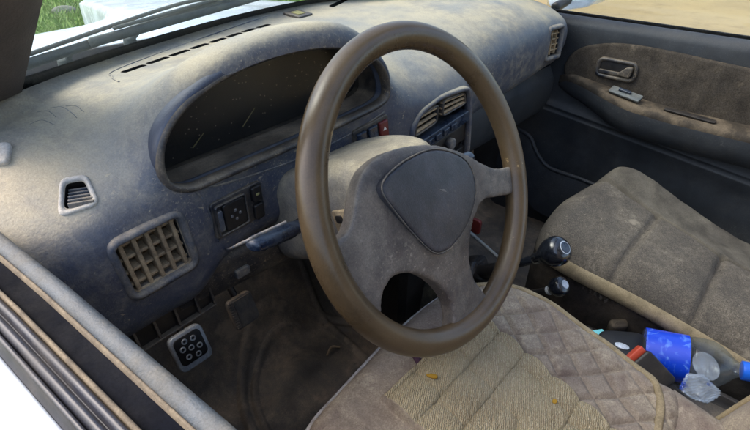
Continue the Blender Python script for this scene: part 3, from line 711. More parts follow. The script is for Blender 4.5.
G = np.array([[(x, y, z) for x, z in ((1.412, .70), (1.414, .728), (1.425, .726), (1.47, .70), (1.52, .62), (1.54, .45), (1.52, 0))] for y in ys])
surf('outer_skin', G, 'paint', pdo)
pf = Fr((1.3655, 0, 0), (0, -1, 0), (0, 0, 1), (-1, 0, 0))    # u = -y, v = z
ins = [(-.255, .60), (-.245, .635), (-.215, .662), (-.165, .680), (-.10, .690), (0, .690), (.15, .682), (.35, .672), (.60, .66), (.60, .52), (.3, .52), (0, .525), (-.12, .54), (-.2, .55), (-.24, .57)]
V = ccw(crv(ins, 90, True))
block('velour_insert', pf, V, -.004, .012, 'door_velour', pdo, bev=.007)
# armrest: swept along y with growing depth
G = []
for y in np.r_[.262, .255, np.linspace(.24, -.75, 44)]:
    g = float(sm(.27, .02, y)); e = float(sm(.265, .22, y))**.5
    zt = .585-.015*g-.012*(y < 0)*0-.02*float(sm(.25, -.1, y)); zt += (.02*e-.02); D = .012*e+.058*g
    zb = zt-.02-.075*e*(.5+.5*g)
    sec = [(0, zt+.004), (D*.45, zt+.003), (D*.8, zt), (D*.97, zt-.006), (D, zt-.018), (D*.97, (zt+zb)/2), (D*.8, zb+.012), (D*.35, zb+.002), (0, zb)]
    G.append([(1.362-d, y, z) for d, z in sec])
ar = surf('armrest', np.array(G), ['armrest', 'door_dark'], pdo, caps=False)
for p in ar.data.polygons:
    if p.index % 8 >= 4: p.material_index = 1
bva = BVHTree.FromPolygons([v.co+origin(pdo) for v in ar.data.vertices], [tuple(p.vertices) for p in ar.data.polygons])
def onarm(*c): return frame4(*c, bvh=bva)
# handle recess
hf = Fr((1.3525, .110, .622), (0, -1, 0), (0, .0, 1), (-1, 0, 0))
hb = thing('door_handle', '', ''); del hb['label']; del hb['category']; hb.parent = pdo; hb.location = Vector(hf.o)-origin(pdo)
hout = rrect(.112, .056, .020, 6)
bezel('handle_bezel', hf, hout, [(0, -.004), (.001, .005), (.004, .008), (.009, .007), (.012, .002), (.013, -.003)], 'dash_dark', hb)
block('recess', hf, rrect(.10, .045, .016, 6), -.004, .0015, 'black', hb)
block('lever', hf.at(.026, .0, .002), soften(np.array([(-.022, -.012), (.016, -.014), (.018, .015), (.002, .014)]), .3), 0, .012, 'dash_dark', hb, bev=.003)
block('lever_tail', hf.at(-.014, -.010, .002), rrect(.062, .010, .004), -.001, .006, 'dash_dark', hb, bev=.002)
s_ = Fr((1.322, .062, .573), norm((-.12, -1, -.10)), norm((1, -.12, .35)), (0, 0, 1)); s_.n = np.cross(s_.u, s_.v); s_.n *= 1 if s_.n[2] > 0 else -1; sw_, sh_ = .085, .028
swp = thing('window_switch', '', ''); del swp['label']; del swp['category']; swp.parent = pdo; swp.location = Vector(s_.o)-origin(pdo)
block('plate', s_, rrect(sw_, max(sh_, .025), .004), -.004, .002, 'plategrey', swp, bev=.0015)
block('switch', s_.at(-.004, .002, .004), rrect(sw_*.4, .009, .003), -.001, .005, 'bluegloss', swp, bev=.002)
s_ = Fr((1.318, -.10, .557), norm((-.05, -1, -.03)), norm((1, -.05, .30)), (0, 0, 1)); s_.n = np.cross(s_.u, s_.v); s_.n *= 1 if s_.n[2] > 0 else -1; sw_, sh_ = .12, .02
block('pull_slot', s_, rrect(sw_, .014, .006), -.008, .0015, 'black', pdo, bev=.0006)
# lower pocket
lp = [U(px, py, x=1.335) for px, py in ((505, 122), (516, 128), (530, 137), (537, 153), (550, 168), (583, 180), (640, 205), (720, 240))]
tube('pocket_edge', lp, .006, 'door_dark', pdo, n=60)
P = crv(lp, 60); G = np.stack([P+np.array((.0, 0, 0)), P+np.array((-.012, 0, -.05)), P+np.array((-.015, 0, -.16))], 1)
surf('map_pocket', G, 'door_dark', pdo)
# window glass (wound up) on the passenger side
G = np.array([[(1.404-.10*t, y, .72+.5*t) for t in np.linspace(0, 1, 6)] for y in (.36, -.75)])
surf('window_glass', G, 'doorglass', pdo, solid=.003)

# ================================================================== SEATS
def cushion(name, poly, zf, mat, parent, nr=70, na=260, rnd=.04, drop=.12, centre=None, seam=None):
    """a cushion: concentric rings from the outline to its centre line, then a skirt"""
    poly = ccw(poly); L = lerp_curve(np.vstack([poly, poly[:1]]), na+1)[:-1]
    c0 = np.array(centre[0]); c1 = np.array(centre[1]); rows_ = []
    t = np.clip(((L-c0) @ (c1-c0))/((c1-c0) @ (c1-c0)), 0, 1); core = c0+t[:, None]*(c1-c0)
    rows_.append(np.c_[L*.0+L+(core-L)*.01, zf(L, np.zeros(na))-rnd-drop])
    rows_.append(np.c_[L, zf(L, np.zeros(na))-rnd-drop*.3])
    for q in np.r_[np.linspace(0, .16, 14)**1.0, np.linspace(.17, 1, nr)]:
        P = L+(core-L)*q; d = np.linalg.norm(P-L, axis=1)
        e = np.clip(1-d/rnd, 0, 1); z = zf(P, d)-rnd*(1-np.sqrt(np.maximum(0, 1-e*e)))
        rows_.append(np.c_[P, z])
    return surf(name, np.array(rows_), mat, parent, cv=True)

# ---- passenger seat
ps = thing('passenger_seat', 'dusty grey brown velour passenger seat with beige side piping', 'seat', (.95, -.3, .1))
pso = crv([(.79, -.75), (.785, -.40), (.772, -.22), (.745, -.07), (.748, -.005), (.80, .025), (.92, .038), (1.06, .022), (1.145, -.005), (1.175, -.05), (1.180, -.12), (1.178, -.22), (1.175, -.40), (1.17, -.75)], 200)
def ground_z(y): return .442-.22*np.maximum(0, -y-.02)*(1)+0*y
def pz_(P, d):
    x, y = P[:, 0], P[:, 1]; z = ground_z(y)
    xb = 1.055-.05*sm(0, -.3, y)
    z = z+.020*np.exp(-((x-1.13)/.05)**2)*sm(.03, -.02, y)*sm(-.5, -.2, y)
    z = z+.012*np.cos((x-.9)*9)+sm(1.04, 1.10, x)*(.014*np.exp(-((y+.06)/.07)**2)-.014*np.exp(-((y+.27)/.09)**2))
    def groove(t, w=.004, k=.007): return -k*np.exp(-(t/w)**2)
    z = z+groove(x-xb-.012*np.sin(y*6), .006, .012)
    z = z+groove(x-.800-.02*sm(0, -.3, y), .003, .004)*sm(.0, -.03, y)*0
    inn = sm(xb+.002, xb-.004, x)
    z = z+inn*(groove(y+.145+.02*(x-.75), .005, .010)+groove(y+.29, .005, .010)+groove(y+.43, .004))
    z = z+inn*.006*np.abs(np.sin((y+.145)/.145*math.pi))**.5*sm(-.14, -.16, y)
    z = z+.0012*np.sin(x*61+3*np.sin(y*33))*np.sin(y*47)
    return z
cu = cushion('cushion', pso, pz_, ['velour', 'olive'], ps, nr=150, na=420, rnd=.068, drop=.03, centre=((.94, -.10), (.94, -.62)))
offp = origin(ps)
for p in cu.data.polygons:
    c = p.center+offp
    if c.x > 1.055-.05*float(sm(0, -.3, c.y))+.012*math.sin(c.y*6)+.001: p.material_index = 1
lpth = [(x, y, float(ground_z(np.array(y)))-.030) for x, y in pso[40:110]]
inb = [p for p in [(float(x), float(y)) for x, y in pso] if p[0] < .80 and p[1] < -.015]
bandG = np.array([[(x-.002, y, float(ground_z(np.array(y)))+dz) for dz in (-.026, -.03, -.040, -.055, -.062)] for x, y in inb])
bandG[:, 1, 0] -= .006; bandG[:, 2, 0] -= .010; bandG[:, 3, 0] -= .008
surf('side_band', bandG, 'beige', ps)
sideG = np.array([[(x+.0, y, float(ground_z(np.array(y)))+dz) for dz in (-.055, -.09, -.16, -.26)] for x, y in [(float(a), float(b)) for a, b in pso]])
surf('seat_side', sideG, 'seatside', ps)

# ---- driver seat under a quilted cover
ds = thing('driver_seat', 'dark driver seat almost hidden under a quilted cover', 'seat', (.36, -.3, .1))
dso = crv([(.105, -.75), (.105, -.40), (.108, -.10), (.120, .000), (.165, .028), (.26, .044), (.37, .052), (.47, .046), (.52, .020), (.556, -.030), (.571, -.09), (.569, -.15), (.566, -.21), (.562, -.30), (.562, -.75)], 220)
def dzf(P, d):
    x, y = P[:, 0], P[:, 1]
    z = .445-.20*np.maximum(0, -y-.03)+.012*np.exp(-((x-.56)/.045)**2)*sm(.02, -.1, y)+.012*np.exp(-((x-.15)/.04)**2)
    return z
KX0, KX1, KY1 = .232, .448, -.022
def cover_z(P, d):
    x, y = P[:, 0], P[:, 1]; z = dzf(P, d)+.006
    # diamond quilting outside the knitted panel
    xe = KX1-.10*np.maximum(0, -y-.02)+.003*np.abs(np.sin((y+.03)/.045*math.pi))
    outp = 1-sm(KX0-.006, KX0, x)*sm(xe+.004, xe-.004, x)*sm(KY1+.004, KY1-.004, y)
    a = (x*.80+y*1.0)/.046; b = (x*1.0-y*.62+.01*np.sin(y*20))/.046
    q = np.minimum(np.abs(np.sin(a*math.pi)), np.abs(np.sin(b*math.pi)))
    zone = sm(KX1-.04, KX1-.01, x)
    z = z+outp*zone*.0070*np.minimum(1, q*1.8)**.6*sm(.012, .04, d)
    g = np.abs(np.sin((x+.35*y)/.035*math.pi)); z = z+outp*(1-zone)*.0014*g**.5
    wr = np.sin(x*38+9*np.sin(y*11))*np.sin(y*29+x*13); z = z+.0014*wr*outp
    # knitted panel with soft tufts
    inn = 1-outp
    ty = np.abs(np.sin((y+.03)/.045*math.pi)); tx = np.abs(np.sin((x-.30-.012*np.floor((y+.03)/.045))/.072*math.pi))
    z = z+inn*(.003+.0085*ty**.4+.0055*tx**.4)
    edge = np.exp(-((x-xe)/.003)**2)*sm(KY1+.005, KY1-.005, y)+np.exp(-((y-KY1)/.003)**2)*sm(KX0, KX0+.01, x)*sm(KX1+.01, KX1, x)
    z = z-.003*edge
    return z
def box_mesh_seat():
    base = inset(ccw(dso), .004)
    return cushion('cushion', base, lambda P, d: dzf(P, d)-.006, 'seatside', ds, nr=30, na=200, rnd=.03, drop=.20, centre=((.36, -.12), (.36, -.62)))
box_mesh_seat()
cov = thing('seat_cover', 'mauve quilted cover with ribbed beige centre on driver seat', 'seat cover', (.36, -.3, .40))
def knit_mat():
    m, nt, b = newmat('ribbed_beige_knit')
    tc = node(nt, 'ShaderNodeTexCoord').outputs['Object']
    mp = node(nt, 'ShaderNodeMapping'); mp.inputs['Rotation'].default_value = (0, 0, math.radians(62)); nt.links.new(tc, mp.inputs[0])
    w = node(nt, 'ShaderNodeTexWave'); w.inputs['Scale'].default_value = 125; w.inputs['Distortion'].default_value = 5; w.inputs['Detail'].default_value = 3; w.inputs['Detail Scale'].default_value = 3
    nt.links.new(mp.outputs[0], w.inputs['Vector'])
    n = ramp(nt, noise(nt, tc, 14, 7, .65), .35, .7); n2 = noise(nt, tc, 300, 4, .7)
    c = mixc(nt, n, lin(206, 192, 158), lin(178, 162, 128))
    c = mixc(nt, math_(nt, 'MULTIPLY', math_(nt, 'MULTIPLY', w.outputs['Fac'], ramp(nt, n2, .3, .6)), .6), mixc(nt, .3, c, lin(110, 90, 64)), lin(224, 212, 182))
    st_ = ramp(nt, noise(nt, tc, 26, 4, .6, .5), .66, .78)
    c = mixc(nt, math_(nt, 'MULTIPLY', st_, .5), c, lin(128, 92, 58))
    nt.links.new(c, b.inputs['Base Color']); b.inputs['Roughness'].default_value = .95; b.inputs['Specular IOR Level'].default_value = .1
    bp = node(nt, 'ShaderNodeBump'); bp.inputs['Strength'].default_value = 1; bp.inputs['Distance'].default_value = .0022
    nt.links.new(math_(nt, 'ADD', w.outputs['Fac'], math_(nt, 'MULTIPLY', n2, .9)), bp.inputs['Height']); nt.links.new(bp.outputs[0], b.inputs['Normal'])
    return m
MT['knit'] = knit_mat()
YB = -.292
cvo = np.array([(x, y) for x, y in dso if y > YB])
rear = crv([cvo[-1], (.565, YB-.015), (.545, YB-.032), (.50, YB-.042), (.36, YB-.05), (.16, YB-.045), (.108, YB-.02)], 40)
cvo = np.vstack([cvo, rear[1:]])
nxg, nyg = 380, 330
cvp = ccw(cvo)
cm = cushion('quilted_border', cvp, cover_z, ['quilt', 'knit'], cov, nr=330, na=760, rnd=.032, drop=.035, centre=((.34, -.14), (.34, -.17)))
offc = origin(cov)
for p in cm.data.polygons:
    c = p.center+offc
    xe = KX1-.10*max(0, -c.y-.02)+.003*abs(math.sin((c.y+.03)/.045*math.pi))
    if KX0 < c.x < xe and c.y < KY1: p.material_index = 1
def topz(x, y, f=cover_z): return float(f(np.array([[x, y]]), np.array([1.]))[0])
# piping: whitish along the front, beige along the side towards the console and round the rear corner
def pipe_path(pts, dz): return [(x, y, topz(x, y, dzf)+dz) for x, y in pts]
fr_pts = [(x, y+.002) for x, y in dso if y > -.0 and x < .56][::4]
tube('front_piping', pipe_path(fr_pts, -.024), .0045, 'whitepiping', cov, n=120, flat=1.2)
io = inset(ccw(cvo), .012)
side = [(x, y) for x, y in io if (x > .56 and y < .0)]
side = sorted(side, key=lambda p: -p[1])
bvc = BVHTree.FromPolygons([v.co+offc for v in cm.data.vertices], [tuple(p.vertices) for p in cm.data.polygons])
def drop(x, y, dz=0):
    h_ = bvc.ray_cast(Vector((x, y, 1)), Vector((0, 0, -1)))[0]
    return (x, y, (h_.z if h_ else .40)+dz)
rr2 = crv([(.495, .018), (.540, -.030), (.559, -.09), (.557, -.133), (.555, -.178), (.553, -.219), (.545, -.262), (.522, -.29), (.473, -.303), (.40, -.31)], 60)
tube('side_piping', [drop(x, y, .0015) for x, y in rr2[::3]], .0055, 'beige', cov, n=140, flat=.7)
# second section of the cover: skirt over the console side and behind
G = np.array([[(x+dx, y, topz(x, y, dzf)+dz) for dx, dz in ((-.02, -.012), (.004, -.022), (.008, -.05), (.006, -.10))] for x, y in [(.558, -.03), (.575, -.09), (.573, -.15), (.570, -.21), (.566, -.36), (.566, -.5)]])
surf('cover_skirt', crv(G, 40), 'quilt', cov)
G = np.array([[(x, y, topz(x, y, dzf)+.002-(.02*max(0, (x-.545)/.03)**2)) for x in np.linspace(.12, .574, 40)] for y in np.linspace(YB-.01, -.62, 30)])
surf('rear_panel', G, 'quilt', cov)
# backrest bolster with piping at the bottom-right corner of the view
BK = thing('backrest_cover', 'brown quilted backrest cover edge with beige piping beside the belt buckle', 'seat cover', (.36, -.5, .4))
G = []
for s in np.linspace(0, 1, 30):
    z = .33+.6*s; yb = -.385-.16*s
    ring_ = [(.10, yb-.12), (.10, yb-.02), (.14, yb+.03), (.22, yb+.015), (.36, yb-.0), (.50, yb+.015), (.565, yb+.032), (.600, yb+.01), (.612, yb-.04), (.61, yb-.12)]
    G.append(np.c_[crv(ring_, 70), np.full(70, z)])
G = np.array(G)
surf('bolster', G, 'quilt', BK, cv=True, caps=True)
tube('piping', [tuple(G[i, 50]+np.array((.0, .002, 0))) for i in range(0, 30)], .005, 'beige', BK, n=60)

# bits lying on the cover
p = U(431, 385, z=.445); zt = topz(p[0], p[1])
a = np.linspace(0, 2*math.pi, 16, endpoint=False)
lf = Fr((p[0], p[1], zt+.0015), norm((.5, -.86, 0)), norm((.86, .5, 0)), (0, 0, 1))
tag(block('seed_pod', lf, np.stack([.0078*np.cos(a), .0036*np.sin(a)*(1+.25*np.cos(a))], 1), 0, .0022, 'yellow', bev=.0015, dome=.001), 'small yellow oval leaf lying on beige ribbed panel', 'leaf')
p = U(417, 366, z=.445); zt = topz(p[0], p[1])
tag(tube('dried_petal', [(p[0]-.006, p[1]-.010, zt+.001), (p[0], p[1], zt+.006), (p[0]+.003, p[1]+.010, zt+.004)], [.002, .0055, .003], 'purple', seg=8, flat=.5), 'dark purple dried petal at the front edge of beige panel', 'petal')
p = U(553, 406, z=.425); zt = topz(p[0], p[1])
tag(block('yellow_fleck', Fr((p[0], p[1], zt+.001), (1, 0, 0), (0, 1, 0), (0, 0, 1)), np.stack([.004*np.cos(a), .003*np.sin(a)], 1), 0, .001, 'yellow', bev=.0004), 'tiny yellow fleck on the tufts near the rear of beige panel', 'crumb')

# ================================================================== FLOOR, TUNNEL, PEDALS
def flz(x, y):
    z = .055+sm(.40, .62, y)*.30+.30*sm(.62, .75, y)
    z = z+.20*sm(.56, .64, x)*sm(.82, .74, x)
    return z
xg = np.linspace(-.02, 1.39, 150); yg = np.linspace(-.9, .70, 140)
X, Y = np.meshgrid(xg, yg, indexing='ij'); Z = flz(X, Y)+.003*np.sin(X*23+4*np.sin(Y*9))*np.sin(Y*17)
fl = surf('floor', np.stack([X, Y, Z], -1), 'floor'); tag(fl, kind='structure')
# moulded rubber mat in the driver footwell
ms = thing('floor_mat', 'muddy dark rubber mat with curved ridges in driver footwell', 'floor mat', (.34, .3, .06))
xg = np.linspace(.06, .585, 170); yg = np.linspace(.02, .565, 190); X, Y = np.meshgrid(xg, yg, indexing='ij')
Zm = flz(X, Y)+.010
rid = np.exp(-((np.hypot(X-.40, (Y-.22)*.75)-.20)/.006)**2)+np.exp(-((np.hypot(X-.40, (Y-.22)*.75)-.175)/.004)**2)*.6
rid += np.exp(-((X-.13-.05*np.sin(Y*7))/.006)**2)+np.exp(-((X-.50-.1*(Y-.2))/.006)**2)
Zm += .010*np.minimum(rid, 1)+.0035*np.sin(X*31+3*np.sin(Y*13))*np.sin(Y*22)
surf('mat', np.stack([X, Y, Zm], -1), 'floor', ms, solid=.006)
dc = U(333, 349, z=.08)
tube('mat_clip', [(dc[0]-.02, dc[1], .075), (dc[0], dc[1]+.005, .083), (dc[0]+.015, dc[1]-.008, .080)], .003, 'vent', ms)
# side sill inside the driver door (kick panel)
G = np.array([[(.012, y, z) for z in (.62, .4, .2, .05)] for y in (-.5, .1, .3, .62)])
tag(surf('kick_panel', G, 'black', solid=.004), 'black kick panel trim below the left end of dash', 'trim panel')
G = np.array([[(x, .63, z) for z in (.78, .5, .3, .05)] for x in (0, .4, .8, 1.38)])
tag(surf('firewall', G, 'black', solid=.01), kind='structure')

def pedal(name, label, corners, y, kind):
    q = [U(*c, y=y) for c in corners]
    # the pad leans back: lower edge nearer the driver
    o = sum(q)/4; u = norm(q[1]-q[0]+q[2]-q[3]); v = norm(np.array((0, .45, 1.))); u = norm(u-(u @ v)*v); n = np.cross(u, v); n *= -1 if n[1] > 0 else 1
    fr = Fr(o, u, v, n)
    w = np.linalg.norm(q[1]-q[0]); h = abs((q[0]-q[3]) @ v)
    t = thing(name, label, 'pedal', tuple(o))
    return t, fr, w, h
t, fr, w, h = pedal('clutch_pedal', 'clutch pedal with silver framed drilled pad below the dash', ((168, 345), (200, 328), (211, 352), (186, 367)), .40, 0)
w, h = .068, .074
po_ = rrect(w, h, .012)
block('pad_frame', fr, po_, -.012, .0, 'metal', t, bev=.003)
block('rubber_pad', fr.at(-.001, .003), rrect(w*.80, h*.74, .009), -.002, .003, 'black', t, bev=.001)
for cx, cy in ((0, 0), (-.013, .004), (.013, -.004), (-.006, .015), (.008, .013), (-.009, -.012), (.006, -.016)):
    fc = fr.at(cx*1.2-.001, cy*1.15+.003, .003); out = np.stack([.0058*np.cos(a), .0058*np.sin(a)], 1)
    bezel('ring', fc, out, [(0, -.001), (0, .0012), (.0012, .0018), (.0028, .0012), (.0028, -.001)], 'metal', t)
e = fr([(0, .01)], -.01)[0]
tube('arm', [e, e+np.array((0, .07, .10)), e+np.array((.0, .10, .26))], .007, 'black', t)
t, fr, w, h = pedal('brake_pedal', 'dusty dark brake pedal with ribbed pad', ((227, 302), (252, 290), (258, 318), (238, 330)), .40, 1)
w, h = .058, .066
block('pad_base', fr, rrect(w, h, .010), -.010, .0, 'brakepad', t, bev=.003)
boxes('ribbed_rubber', [(fr, -w/2+.006, y, -.003, .0025, .008, .0025) for y in np.linspace(-h*.42, h*.42, 11)]+[(fr, .005, 0, -.003, .0012, w*.72, h*.85)], 'brakepad', t, .0006)
e = fr([(0, .01)], -.01)[0]
tube('arm', [e, e+np.array((0, .07, .10)), e+np.array((.0, .10, .26))], .007, 'black', t)

# ================================================================== CONSOLE, LEVERS
con = thing('centre_console', 'dark centre console with dusty top between the two seats', 'console', (.68, -.1, .2))
CG = np.array([[(x, y, z) for x, z in ((.610, .18), (.622, .26), (.630, zt-.012), (.640, zt), (.725, zt), (.733, zt-.012), (.738, .26), (.745, .18))] for y, zt in ((.32, .315), (.22, .312), (.12, .308), (.02, .30), (-.08, .292), (-.13, .288), (-.138, .255))])
surf('console_body', crv(CG, 40), 'consoletop', con)
TR = np.array([[(x, y, z) for x, z in ((.622, .20), (.624, .275), (.630, .285), (.636, .275), (.640, .245), (.73, .245), (.736, .275), (.741, .28), (.744, .2))] for y in (-.135, -.25, -.40, -.62)])
surf('console_tray', TR, 'black', con)
tube('silver_trim', [U(467, 230, x=.672), U(482, 243, x=.672), U(499, 258, x=.672)], .0042, 'plategrey', con, flat=.8)
rd = U(474, 226, x=.73)
tag(block('red_wrapper', Fr(rd, (0, -1, 0), (0, 0, 1), (-1, 0, 0)), rrect(.03, .035, .006), -.006, .002, 'red', bev=.002, dome=.002), 'small red tab seen through the wheel beside silver trim', 'tab')
gl = thing('gear_lever', 'gear lever with large glossy black knob and rubber boot', 'gear lever', (.685, .06, .30))
k1 = U(565, 250, x=.685); k0 = U(538, 258, x=.685)
b0 = np.array((.685, .12, .31)); ax_ = norm(k1-k0)
tube('boot', [b0+np.array((0, 0, -.01)), b0+np.array((0, -.03, .022)), U(478, 274, x=.685), U(500, 268, x=.685)], [.040, .032, .021, .013], 'black', gl, seg=20)
tube('shaft', [U(495, 269, x=.685), U(520, 263, x=.685), k0], [.0085, .0085, .0085], 'blackgloss', gl)
tube('collar', [k0-ax_*.008, k0+ax_*.006], .0115, 'chrome', gl, seg=16)
def lathe(name, a, ax, prof, mat, parent, seg=28):
    ax = norm(ax); r1 = norm(np.cross(ax, (0, 0, 1) if abs(ax[2]) < .9 else (1, 0, 0))); r2 = np.cross(ax, r1)
    an = np.linspace(0, 2*math.pi, seg, endpoint=False); P = crv(prof, len(prof)*5) if len(prof) > 3 else np.array(prof)
    P[:, 1] = np.maximum(P[:, 1], .0003)
    G = np.array([[a+ax*s+r_*(math.cos(t)*r1+math.sin(t)*r2) for t in an] for s, r_ in P])
    return surf(name, G, mat, parent, cv=True, caps=True)
# knob leans up towards the driver: its cap faces the roof
kax = norm(ax_*1.0+np.array((-.10, -.10, .25)))
lathe('knob', k0, kax, [(0, .010), (.008, .0135), (.022, .0215), (.038, .0275), (.052, .0275), (.062, .0225), (.067, .014), (.068, .002)], 'blackgloss', gl)
lathe('knob_badge', k0+kax*.066, kax, [(0, .0105), (.002, .0105), (.003, .009), (.003, .001)], 'bluegloss', gl)
lathe('knob_ring', k0+kax*.0655, kax, [(0, .0125), (.0018, .0125), (.0022, .011), (.0022, .001)], 'metal', gl)
tl = thing('transfer_lever', 'short transfer lever with small black knob behind gear lever', 'gear lever', (.685, -.02, .29))
q1 = U(566, 286, x=.69); q0 = U(550, 290, x=.69); qx = norm(q1-q0+np.array((0, 0, .006)))
tube('boot', [np.array((.69, .03, .285)), U(528, 294, x=.69)], [.028, .013], 'black', tl, seg=16)
tube('shaft', [U(526, 294, x=.69), q0], .0065, 'black', tl)
tube('collar', [q0-qx*.005, q0+qx*.004], .009, 'metal', tl, seg=14)
lathe('knob', q0, qx, [(0, .008), (.006, .012), (.015, .0185), (.026, .0195), (.034, .0165), (.037, .009), (.0375, .001)], 'blackgloss', tl)
lathe('knob_badge', q0+qx*.0365, qx, [(0, .0085), (.0015, .0085), (.002, .0075), (.002, .001)], 'metal', tl)
# belt buckle
bk = thing('belt_buckle', 'black seat belt buckle with orange red release button', 'seat belt buckle', (.64, -.33, .25))
A = U(634, 360, x=.628); B = U(688, 418, x=.628)
ax2 = norm(A-B); wv = norm(np.cross(ax2, np.array(_f)*-1)); tn = np.cross(wv, ax2); tn *= 1 if tn @ (CAM-A) > 0 else -1
bf2 = Fr(A, wv, ax2, tn)
block('buckle_body', bf2.at(0, -.030), rrect(.056, .062, .007), -.012, .012, 'black', bk, bev=.004)
block('release_button', Fr(bf2([(0, .0075)], 0)[0], wv, tn, ax2), rrect(.048, .017, .003), -.01, .004, 'redorange', bk, bev=.002)
block('stalk', bf2.at(0, -.10), rrect(.040, .09, .006), -.007, .007, 'black', bk, bev=.003)
# bottle lying in the gap
bt = thing('plastic_bottle', 'clear plastic bottle with blue label and cap lying between the seats', 'bottle', (.69, -.30, .30))
E0 = U(640, 350, z=.318); E1 = U(750, 372, z=.345)
bx = norm(E1-E0); BL = np.linalg.norm(E1-E0)
R0 = .041
lathe('bottle_body', E0, bx, [(0, .02), (.004, R0*.95), (.02, R0), (BL*.32, R0), (BL*.455, R0), (BL*.475, R0*.95), (BL*.50, R0), (BL*.60, R0), (BL*.70, R0*.93), (BL*.80, R0*.66), (BL*.88, .0145), (BL*.93, .0125), (BL*.96, .0125)], 'clearpet', bt, seg=36)
lathe('label', E0+bx*(BL*.04), bx, [(0, R0-.0002), (.001, R0+.0009), (.02, R0+.0009), (BL*.38, R0+.0009), (BL*.40, R0+.0009), (BL*.401, R0-.0002)], 'label', bt, seg=36)
lathe('cap', E0+bx*(BL*.93), bx, [(0, .0150), (.001, .0158), (.010, .0158), (.019, .0155), (.021, .013), (.0212, .001)], 'capblue', bt, seg=28)
# black pouch with pale emblem
pc = thing('black_pouch', 'black soft pouch with pale oval mark beside bottle label', 'pouch', (.66, -.19, .3))
q = [U(*c, z=.34) for c in ((597, 328), (648, 332), (646, 376), (606, 356))]
qq = np.array(q)[:, :2]; c0 = qq.mean(0)
oo = soften(ccw(qq), .3)
fpch = Fr((c0[0], c0[1], .315), (1, 0, 0), (0, 1, 0), (0, 0, 1))
block('pouch_body', fpch, oo-c0, -.03, .026, 'pouch', pc, bev=.007, dome=.006)
ev = Fr(U(622, 346, z=.3470), norm(bx*np.array((1, 1, 0))), norm(np.cross((0, 0, 1), bx*np.array((1, 1, 0)))), (0, 0, 1))
block('emblem', ev, np.stack([.012*np.cos(a), .007*np.sin(a)], 1), -.003, .0008, 'metal', pc, bev=.0004)
tag(block('cyan_wrapper', Fr(U(597, 334, z=.325), (.8, -.6, 0), (.6, .8, 0), (0, 0, 1)), rrect(.030, .014, .003), -.004, .004, 'cyan', bev=.001), 'small pale cyan wrapper at the tip of black pouch', 'wrapper')
tag(block('brown_lump', Fr(U(617, 326, z=.31), (.8, -.6, 0), (.6, .8, 0), (0, 0, 1)), soften(np.array([(-.02, -.01), (.018, -.013), (.024, .01), (-.012, .014)]), .35), -.02, .01, 'armrest', bev=.006, dome=.004), 'brown crumpled scrap behind the black pouch', 'scrap')
# crumpled clear bag and cup lid
bm = bmesh.new(); bmesh.ops.create_icosphere(bm, subdivisions=5, radius=1)
cb = U(700, 388, z=.345)
rnd = np.random.RandomState(3); pn_ = rnd.normal(size=(46, 3)); pn_ /= np.linalg.norm(pn_, axis=1)[:, None]; pd_ = rnd.uniform(.50, .95, 46)
for v in bm.verts:      # crumpled into flat facets with sharp ridges
    d = np.array(v.co); c_ = pn_ @ d; s_ = np.min(np.where(c_ > .25, pd_/np.maximum(c_, .25), 9))
    s_ = min(s_, 1.25)*(1+.10*math.sin(d[0]*17+d[1]*23)*math.sin(d[2]*19+d[1]*11))
    v.co = Vector((d[0]*.036*s_+cb[0], d[1]*.042*s_+cb[1], d[2]*.026*s_+cb[2]))
me = bpy.data.meshes.new('crumpled_bag'); bm.to_mesh(me); bm.free()
bag = link('crumpled_bag', me, ['crinkle'], None, smooth=False)
tag(bag, 'crumpled clear bag with blue print beside belt buckle', 'plastic bag')
lid = U(706, 366, z=.365)
tag(block('paper_lid', Fr(lid, norm((.8, -.6, .1)), norm((.5, .7, .45)), norm(np.cross((.8, -.6, .1), (.5, .7, .45)))), np.stack([.021*np.cos(a), .023*np.sin(a)], 1), -.001, .001, 'crinkle', bev=.0004), 'round pale film lid leaning against bottle shoulder', 'lid')

# ================================================================== WINDSCREEN, PILLARS, ROOF
pl = thing('windscreen_pillar', 'dark textured windscreen pillar trim beside the driver window', 'pillar', (0, .38, .8))
G = []
for s in np.linspace(0, 1, 24):
    e = np.array((.066, .400, .800))*(1-s)+np.array((.150, -.04, 1.22))*s
    e = e+np.array((.004, -.0, .012))*math.sin(s*3.14)
    G.append([e+np.array(o) for o in ((0, .03, -.004), (.001, .008, 0), (-.004, -.008, 0), (-.025, -.030, .002), (-.06, -.042, .0), (-.10, -.03, -.01), (-.11, .02, -.02), (-.05, .05, -.02))])
surf('pillar_trim', np.array(G), 'pillar', pl, cv=True, caps=True)
tube('pillar_seal', [np.array(G)[i, 5]+np.array((.012, -.022, .004)) for i in range(0, 24, 3)], .008, 'seal', pl)
pr = thing('windscreen_pillar', 'dark pillar foot at the far end of the dash', 'pillar', (1.33, .38, .8))
G = []
for s in np.linspace(0, 1, 12):
    e = np.array((1.300, .415, .775))*(1-s)+np.array((1.21, -.04, 1.22))*s
    G.append([e+np.array(o) for o in ((0, .03, 0), (-.002, 0, 0), (.03, -.03, 0), (.075, -.03, 0), (.085, .02, -.01), (.05, .05, -.01))])
surf('pillar_trim', np.array(G), 'sealblack', pr, cv=True, caps=True)
ws = thing('windscreen', 'dusty windscreen glass above the dash with black lower edge', 'windscreen', (.68, .5, .8))
xw = np.linspace(.03, 1.33, 60)
def wpt(x, t):
    yb, zb = float(ywind(x)), float(zwind(x))+.002
    return np.array((.68+(x-.68)*(1-.13*t), yb*(1-t)+(.06-.10*abs((x-.68)/.66)**2)*t, zb+(1.23-zb)*t-.0))
G = np.array([[wpt(x, t) for t in np.linspace(0, 1, 12)] for x in xw])
surf('glass', G, 'glass', ws, solid=.004)
